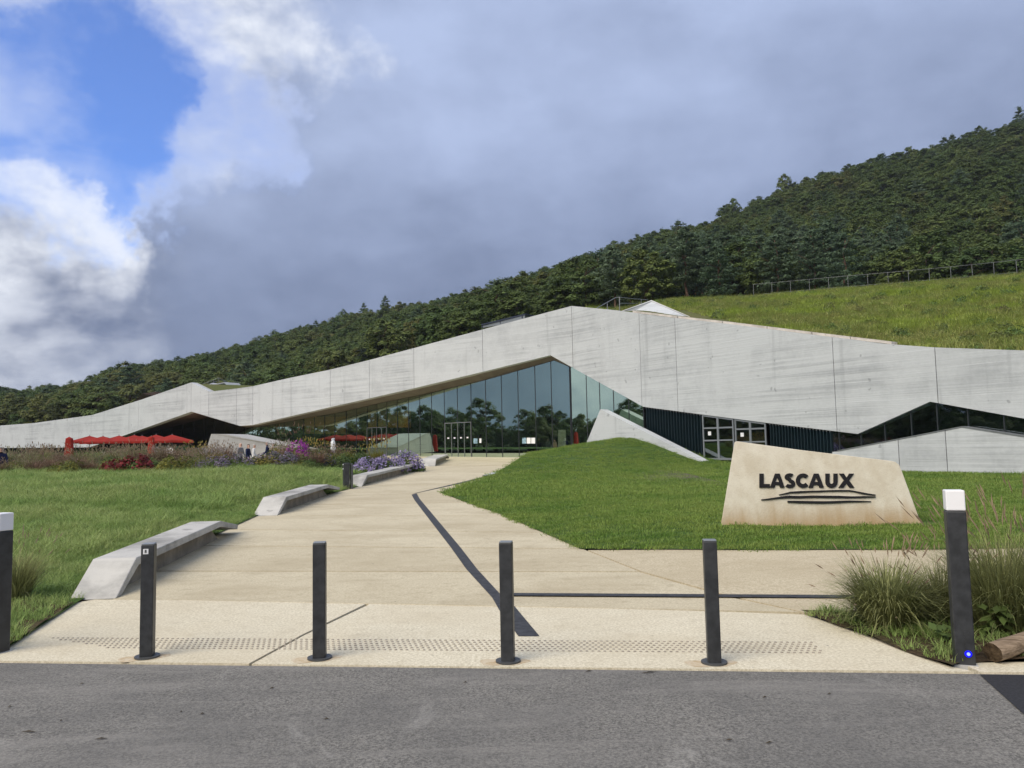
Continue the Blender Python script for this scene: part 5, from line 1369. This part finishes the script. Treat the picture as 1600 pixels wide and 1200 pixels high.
near_clump('fountain_grass', Vector((G(22, 940).x, G(22, 940).y, .06)), grass_clump(rg, 800, .58, .55, .0036, 30, .62, .9, 7, .006, .35), 'fountain grass clump beside the left lamp post')
def weeds():
    P = []; B = [(p.x, p.y) for p in bed_r]
    P = sample(B, 520, lambda x, y: .02, lambda x, y: x < 7.5, rg)
    P += [(x, y, meadow_z(x, y) + .012) for x, y, z in sample(bedpoly, 260, lambda x, y: 0, lambda x, y: in_view(x, y, 1), rg)]
    var = [blades(26, .07, .03, .10, .0035, 1.0, rg) for _ in range(3)]
    r2, s2 = rotscl(len(P), rg, .7, 1.4); scatter('bed_weeds', var, [MAT['meadow']], P, r2, s2, rg.integers(0, 3, len(P)), 'low weeds and grass in the roadside planting beds', 'weeds')
weeds()
def leafy(p, n, h, label):
    V = []; Fq = []; T = []; b = 0
    for i in range(n):
        a = rg.uniform(0, 6.28); L = rg.uniform(.05, .11); r = rg.uniform(.02, .12); z = rg.uniform(.03, h)
        c = np.array([[math.cos(a) * r, math.sin(a) * r, z]]); v, f = leaf_quads(c, np.array([[math.cos(a) * .4, math.sin(a) * .4 - .3, .8]]), L * .55, .6, rg); V.append(v); Fq.append(f + b); b += 4; T += [rg.uniform(.8, 1.3)] * 4
    near_clump('leafy_weed', p, (np.concatenate(V), np.concatenate(Fq), T, [0] * n), label, mats=('shrub', 'shrub'))
leafy(G(1478, 1008) + Vector((0, 0, .02)), 26, .14, 'broad leafed weed just left of the right lamp post base')
leafy(G(1560, 1000) + Vector((0, 0, .02)), 60, .26, 'leafy weed between the right lamp post and the log')
leafy(G(1590, 975) + Vector((0, 0, .02)), 60, .35, 'leafy weed behind the log at the right edge')

# log
a, b_ = G(1552, 1036), G(1690, 1012); a.z = .075; b_.z = .19
e = empty('timber_log', (a.x, a.y, 0), 'weathered split log lying beside the right lamp post', 'log')
d = (b_ - a)
m, t, bb = material('weathered_wood', .9, .2); P_ = N(t, 'ShaderNodeTexCoord').outputs['Object']
g1 = noise(t, mapv(t, P_, (3, 40, 40)), 1.0, 5, .6); t.links.new(mixc(t, mrange(t, g1, .3, .7), (.12, .085, .055), (.33, .25, .17)), bb.inputs['Base Color']); bump(t, bb, g1, .6, .01); MAT['wood'] = m
mb = MB(); n_ = 14; rows_ = []
for i in range(9):
    q = a + d * (i / 8); rr_ = .074 * (1 + .05 * math.sin(i * 1.7)); side = d.cross(Vector((0, 0, 1))).normalized(); upv = side.cross(d).normalized()
    rows_.append([q + side * rr_ * math.cos(6.2832 * k / n_) * (1 + .08 * math.sin(k * 2.1 + i * .3)) + upv * rr_ * .92 * math.sin(6.2832 * k / n_) for k in range(n_ + 1)])
mb.quad_sheet(rows_); mb.build('trunk', MAT['wood'], e, smooth=True)
mk('cut_end', rows_[0][:-1], [tuple(range(n_))], MAT['soil'], e)

# ------------------------------------------------------------------ parasols on the terrace
def parasol(p, h, w, rz_, label):
    e = empty('parasol', p, label, 'parasol', 'red parasols on the terrace'); e.rotation_euler = (0, 0, rz_)
    mb = MB(); z0 = h - .55; c = [(w / 2 * sx, w / 2 * sy, z0) for sx, sy in ((-1, -1), (1, -1), (1, 1), (-1, 1))]; md_ = [(0, -w / 2, z0 + .06), (w / 2, 0, z0 + .06), (0, w / 2, z0 + .06), (-w / 2, 0, z0 + .06)]
    v = [(0, 0, h)] + c + md_ + [(x, y, z - .16) for x, y, z in c] + [(x, y, z - .16) for x, y, z in md_]; f = []
    for i in range(4):
        j = (i + 1) % 4; f += [(0, 1 + i, 5 + i), (0, 5 + i, 1 + j), (1 + i, 9 + i, 13 + i, 5 + i), (5 + i, 13 + i, 9 + j, 1 + j)]
    mb.add(v, f).build('canopy', MAT['red'], e, local=True)
    MB().tube([(0, 0, 0), (0, 0, h + .08)], .035, 8).build('pole', MAT['frame'], e, local=True)
    MB().box((0, 0, 0), .6, .6, .08).build('base_plate', MAT['flange'], e, local=True)
    for i in range(4): MB().tube([(0, 0, h - .62), (c[i][0] * .7, c[i][1] * .7, h - .43)], .015, 5).build('rib', MAT['frame'], e, local=True)
def terrace(u, v, Y):
    p = at(u, v, Y); h = p.z - zpath(Y) ; return Vector((p.x, p.y, zpath(Y) - .1)), h + .1
for u, v, Y, w, lab in ((140, 681, 72, 3.3, 'leftmost open red parasol'), (161, 681.5, 69, 3.0, 'second open red parasol from the left'), (186, 680.5, 70, 3.2, 'third open red parasol from the left'), (210, 679.8, 66, 3.2, 'open red parasol in the middle of the row'),
                  (222, 680.8, 70, 3.0, 'open red parasol behind the closed one'), (244, 679.3, 65, 3.2, 'open red parasol beside the closed one'), (269, 679.2, 64, 3.2, 'rightmost open red parasol')):
    p, h = terrace(u, v, Y); parasol(p, h, w, .35 + rp_.uniform(-.1, .1), lab + ' on the terrace')
def folded(u, v, Y, wd, label):
    p, h = terrace(u, v, Y); e = empty('folded_parasol', p, label, 'parasol', 'closed red parasols on the terrace')
    mb = MB(); n = 10; pr = [(h, .06), (h - .12, wd * .42), (h - .9, wd * .5), (h - 1.5, wd * .56), (h - 1.75, wd * .62), (h - 1.78, .1)]
    rows_ = [[(r * (1 + .16 * (k % 2)) * math.cos(6.2832 * k / n), r * (1 + .16 * (k % 2)) * math.sin(6.2832 * k / n), z) for k in range(n + 1)] for z, r in pr]
    mb.quad_sheet(rows_).build('canopy', MAT['red'], e, local=True); MB().tube([(0, 0, 0), (0, 0, h + .05)], .035, 8).build('pole', MAT['frame'], e, local=True); MB().box((0, 0, 0), .6, .6, .08).build('base_plate', MAT['flange'], e, local=True)
folded(108, 683, 64, .62, 'closed red parasol standing alone at the left end of the terrace'); folded(236.5, 681.5, 60, .46, 'closed red parasol in front of the open ones')
# menu board
p = at(265, 704, 58); e = empty('menu_board', (p.x, p.y, zpath(58) + .1), 'small white board standing under the rightmost parasol', 'board')
MB().box((0, 0, .55), .55, .03, .45).build('board', MAT['paper'], e, local=True); MB().box((0, .03, 0), .04, .04, .98).build('post', MAT['flange'], e, local=True)

# ------------------------------------------------------------------ fountain jet
m, t, b = material('falling_water', .25, .5); b.inputs['Base Color'].default_value = (.80, .83, .85, 1); b.inputs['Transmission Weight'].default_value = .25; MAT['water'] = m
p = at(520.5, 716, 46); p.z = zpath(46); top = at(520.5, 685, 46).z - p.z
e = empty('fountain_jet', p, 'white water jet spouting before the glass front', 'fountain')
rf = np.random.default_rng(2); mb = MB()
pts_ = [Vector((rf.normal(0, .012), rf.normal(0, .012), top * k / 14)) for k in range(15)]
mb.tube(pts_, [.05 + .05 * math.sin(k * 1.9) ** 2 + (.07 if 7 < k < 13 else .0) for k in range(14)] + [.02], 8)
mb.build('jet', MAT['water'], e, smooth=True, local=True)
mb = MB()
for i in range(150):
    z = top * (1 - rf.uniform() ** 1.5 * .95); r = .09 + .16 * (1 - z / top); a = rf.uniform(0, 6.28); q = Vector((r * rf.uniform(.2, 1) * math.cos(a), r * rf.uniform(.2, 1) * math.sin(a), z)); s = rf.uniform(.012, .03)
    mb.add([q + Vector(w_) * s for w_ in ((1, 0, 0), (-1, 0, 0), (0, 1, 0), (0, -1, 0), (0, 0, 2.2), (0, 0, -2.2))], [(0, 2, 4), (2, 1, 4), (1, 3, 4), (3, 0, 4), (2, 0, 5), (1, 2, 5), (3, 1, 5), (0, 3, 5)])
mb.build('spray', MAT['water'], e, local=True)
MB().tube([(0, 0, -.02), (0, 0, .08)], .45, 20).build('basin', MAT['conc_dark'], e, local=True)

# ------------------------------------------------------------------ people
SKIN = plain('skin', (.50, .31, .23), .6); GREYH = plain('grey_hair', (.35, .33, .31), .8); DARKH = plain('dark_hair', (.05, .035, .025), .8)
def person(p, h, face, top, legs, hair, label, pose=0.0, bald=False):
    k = h / 1.75
    J = {'pel': (0, 0, .95), 'wst': (0, .01, 1.10), 'chs': (0, .0, 1.32), 'nck': (0, -.0, 1.48), 'hd0': (0, -.02, 1.56), 'hd1': (0, -.03, 1.68), 'hd2': (0, -.02, 1.755)}
    E = [('pel', 'wst'), ('wst', 'chs'), ('chs', 'nck'), ('nck', 'hd0'), ('hd0', 'hd1'), ('hd1', 'hd2')]
    Rr = {'pel': (.165, .12), 'wst': (.155, .11), 'chs': (.185, .12), 'nck': (.062, .062), 'hd0': (.075, .085), 'hd1': (.082, .10), 'hd2': (.055, .07)}
    for s, sg in (('l', 1), ('r', -1)):
        st = pose * sg
        J.update({'sh' + s: (.19 * sg, 0, 1.42), 'el' + s: (.25 * sg, -.05 * st - .02, 1.15), 'wr' + s: (.23 * sg, -.18 - .1 * st, .93), 'hn' + s: (.225 * sg, -.22 - .1 * st, .84),
                  'hp' + s: (.09 * sg, 0, .90), 'kn' + s: (.10 * sg, -.06 * st - .02, .50), 'an' + s: (.10 * sg, .12 * st, .08), 'to' + s: (.11 * sg, .12 * st - .16, .035)})
        E += [('chs', 'sh' + s), ('sh' + s, 'el' + s), ('el' + s, 'wr' + s), ('wr' + s, 'hn' + s), ('pel', 'hp' + s), ('hp' + s, 'kn' + s), ('kn' + s, 'an' + s), ('an' + s, 'to' + s)]
        Rr.update({'sh' + s: (.075, .07), 'el' + s: (.055, .055), 'wr' + s: (.042, .042), 'hn' + s: (.03, .045), 'hp' + s: (.10, .10), 'kn' + s: (.075, .075), 'an' + s: (.05, .055), 'to' + s: (.045, .035)})
    names = list(J); me = bpy.data.meshes.new('body'); me.from_pydata([Vector(J[n]) * k for n in names], [(names.index(a), names.index(b)) for a, b in E], [])
    o = bpy.data.objects.new('body', me); COL.objects.link(o); md_ = o.modifiers.new('skin', 'SKIN'); 
    if not me.skin_vertices: bpy.context.view_layer.update()
    for i, n in enumerate(names):
        me.skin_vertices[0].data[i].radius = (Rr[n][0] * k, Rr[n][1] * k); me.skin_vertices[0].data[i].use_root = (n == 'pel')
    o.modifiers.new('sub', 'SUBSURF').levels = 2; bpy.context.view_layer.update()
    ev = o.evaluated_get(bpy.context.evaluated_depsgraph_get()); nm = bpy.data.meshes.new_from_object(ev)
    bpy.data.objects.remove(o); nm.materials.clear()
    for m_ in (SKIN, top, legs, hair, MAT['black']): nm.materials.append(m_)
    idx = []
    for f in nm.polygons:
        c = f.center / k
        if c.z < .10: i = 4
        elif c.z < .96 and abs(c.x) < .2 and not (abs(c.x) > .17 and c.z > .75): i = 2
        elif c.z > 1.50: i = 3 if ((c.z > 1.70 or c.y > .02) and not bald) or (bald and c.y > .03 and c.z < 1.68) else 0
        elif c.z < .93 and abs(c.x) > .17: i = 0
        else: i = 1
        idx.append(i)
    nm.polygons.foreach_set('material_index', idx); nm.polygons.foreach_set('use_smooth', [True] * len(idx))
    e = empty('person', p, label, 'person', None); e.rotation_euler = (0, 0, face)
    b = bpy.data.objects.new('body', nm); COL.objects.link(b); b.parent = e
    mb = MB()
    for sx in (-.03, .03): mb.box((sx * k, -.112 * k, 1.645 * k), .022 * k, .012 * k, .012 * k)
    mb.box((0, -.10 * k, 1.60 * k), .05 * k, .02 * k, .008 * k)
    mb.build('face_features', DARKH, b, local=True); MB().prism([Vector((-.014, -.115, 1.61)) * k, Vector((.014, -.115, 1.61)) * k, Vector((0, -.108, 1.655)) * k], Vector((0, -.022, 0)) * k).build('nose', SKIN, b, local=True)
    return e, b
cl = lambda n, c: plain(n, c, .85, .1, var=.1)
navy, grey_, white_, dark_, tan_, jean = cl('navy_cloth', (.014, .020, .055), ), cl('grey_cloth', (.20, .20, .21)), cl('white_cloth', (.62, .62, .62)), cl('dark_cloth', (.02, .02, .022)), cl('tan_cloth', (.36, .26, .17)), cl('denim', (.035, .05, .09))
def stand(u, vhead, Y, h, face, top, legs, hair, lab, pose=.6, bald=False):
    p = at(u, vhead, Y); return person((p.x, p.y, p.z - h), h, face, top, legs, hair, lab, pose, bald)
stand(375.5, 692.5, 47, 1.76, 1.2, grey_, dark_, GREYH, 'balding person in grey, leftmost of the group before the wedge', .3, True)
stand(387.5, 694, 46, 1.70, 1.5, navy, dark_, DARKH, 'person in dark navy standing left of the one in white', .4)
stand(396.5, 694, 45.5, 1.68, 1.9, white_, jean, GREYH, 'person in white shirt under an open dark jacket', .7)
stand(418, 690, 48, 1.76, -1.4, navy, jean, GREYH, 'taller person in a navy vest right of the group', .5)
stand(427, 692.5, 49, 1.70, 1.0, tan_, dark_, DARKH, 'person in tan at the right end of the group', .4)
stand(1.5, 699, 33.5, 1.72, .6, navy, dark_, DARKH, 'person in a navy jacket at the left picture edge', .4)
for u, v, Y, lab, c_ in ((842, 684, 55.5, 'dark clad person behind the glass, left of two', dark_), (856, 685.5, 56.5, 'person in grey behind the glass, right of two', grey_)):
    p = at(u, v, Y); person((p.x, p.y, .72), p.z - .72, .4, c_, dark_, DARKH, lab, .4)

# ------------------------------------------------------------------ small litter on the road
m_twig = plain('dry_leaf', (.045, .035, .022), .9, var=.4, scale=30)
for i, (u, v, L) in enumerate(((15, 1104, .05), (45, 1143, .16), (158, 1154, .12), (128, 1068, .05), (316, 1115, .05), (425, 1075, .06), (510, 1123, .06), (727, 1066, .05), (920, 1048.5, .09), (1014, 1050.5, .2), (1139, 1156, .07), (1195, 1089, .05), (1202, 1160, .07), (1296, 1084, .04), (283, 1112, .03), (95, 1126, .03))):
    p = G(u, v); an = rp_.uniform(-.4, .4); dv_ = Vector((math.cos(an), math.sin(an), 0)); nv = Vector((-dv_.y, dv_.x, 0)); p.z = -.004; L *= .7
    v_ = [p - dv_ * L / 2, p - nv * .008 + Vector((0, 0, .006)), p + dv_ * L / 2 + Vector((0, 0, .004)), p + nv * .007 + Vector((0, 0, .009)), p + Vector((0, 0, .012))]
    o = mk('dry_leaf', v_, [(0, 1, 4), (1, 2, 4), (2, 3, 4), (3, 0, 4)], m_twig); tag(o, 'small dry leaf or twig lying on the asphalt', 'leaf', 'dry leaves on the road')

# ------------------------------------------------------------------ air
hz = MB().box((0, 300, -1.6), 2030, 2030, 175).build('haze', None); hz['kind'] = 'stuff'; tag(hz, 'thin pale haze in the air over the whole valley', 'haze')
m = bpy.data.materials.new('haze_air'); m.use_nodes = True; t = m.node_tree; t.nodes.clear()
pv = N(t, 'ShaderNodeVolumePrincipled'); pv.inputs['Color'].default_value = (.86, .91, 1, 1); pv.inputs['Density'].default_value = 0.00018; pv.inputs['Anisotropy'].default_value = 0.2
mo = N(t, 'ShaderNodeOutputMaterial'); t.links.new(pv.outputs[0], mo.inputs['Volume']); hz.data.materials.append(m)
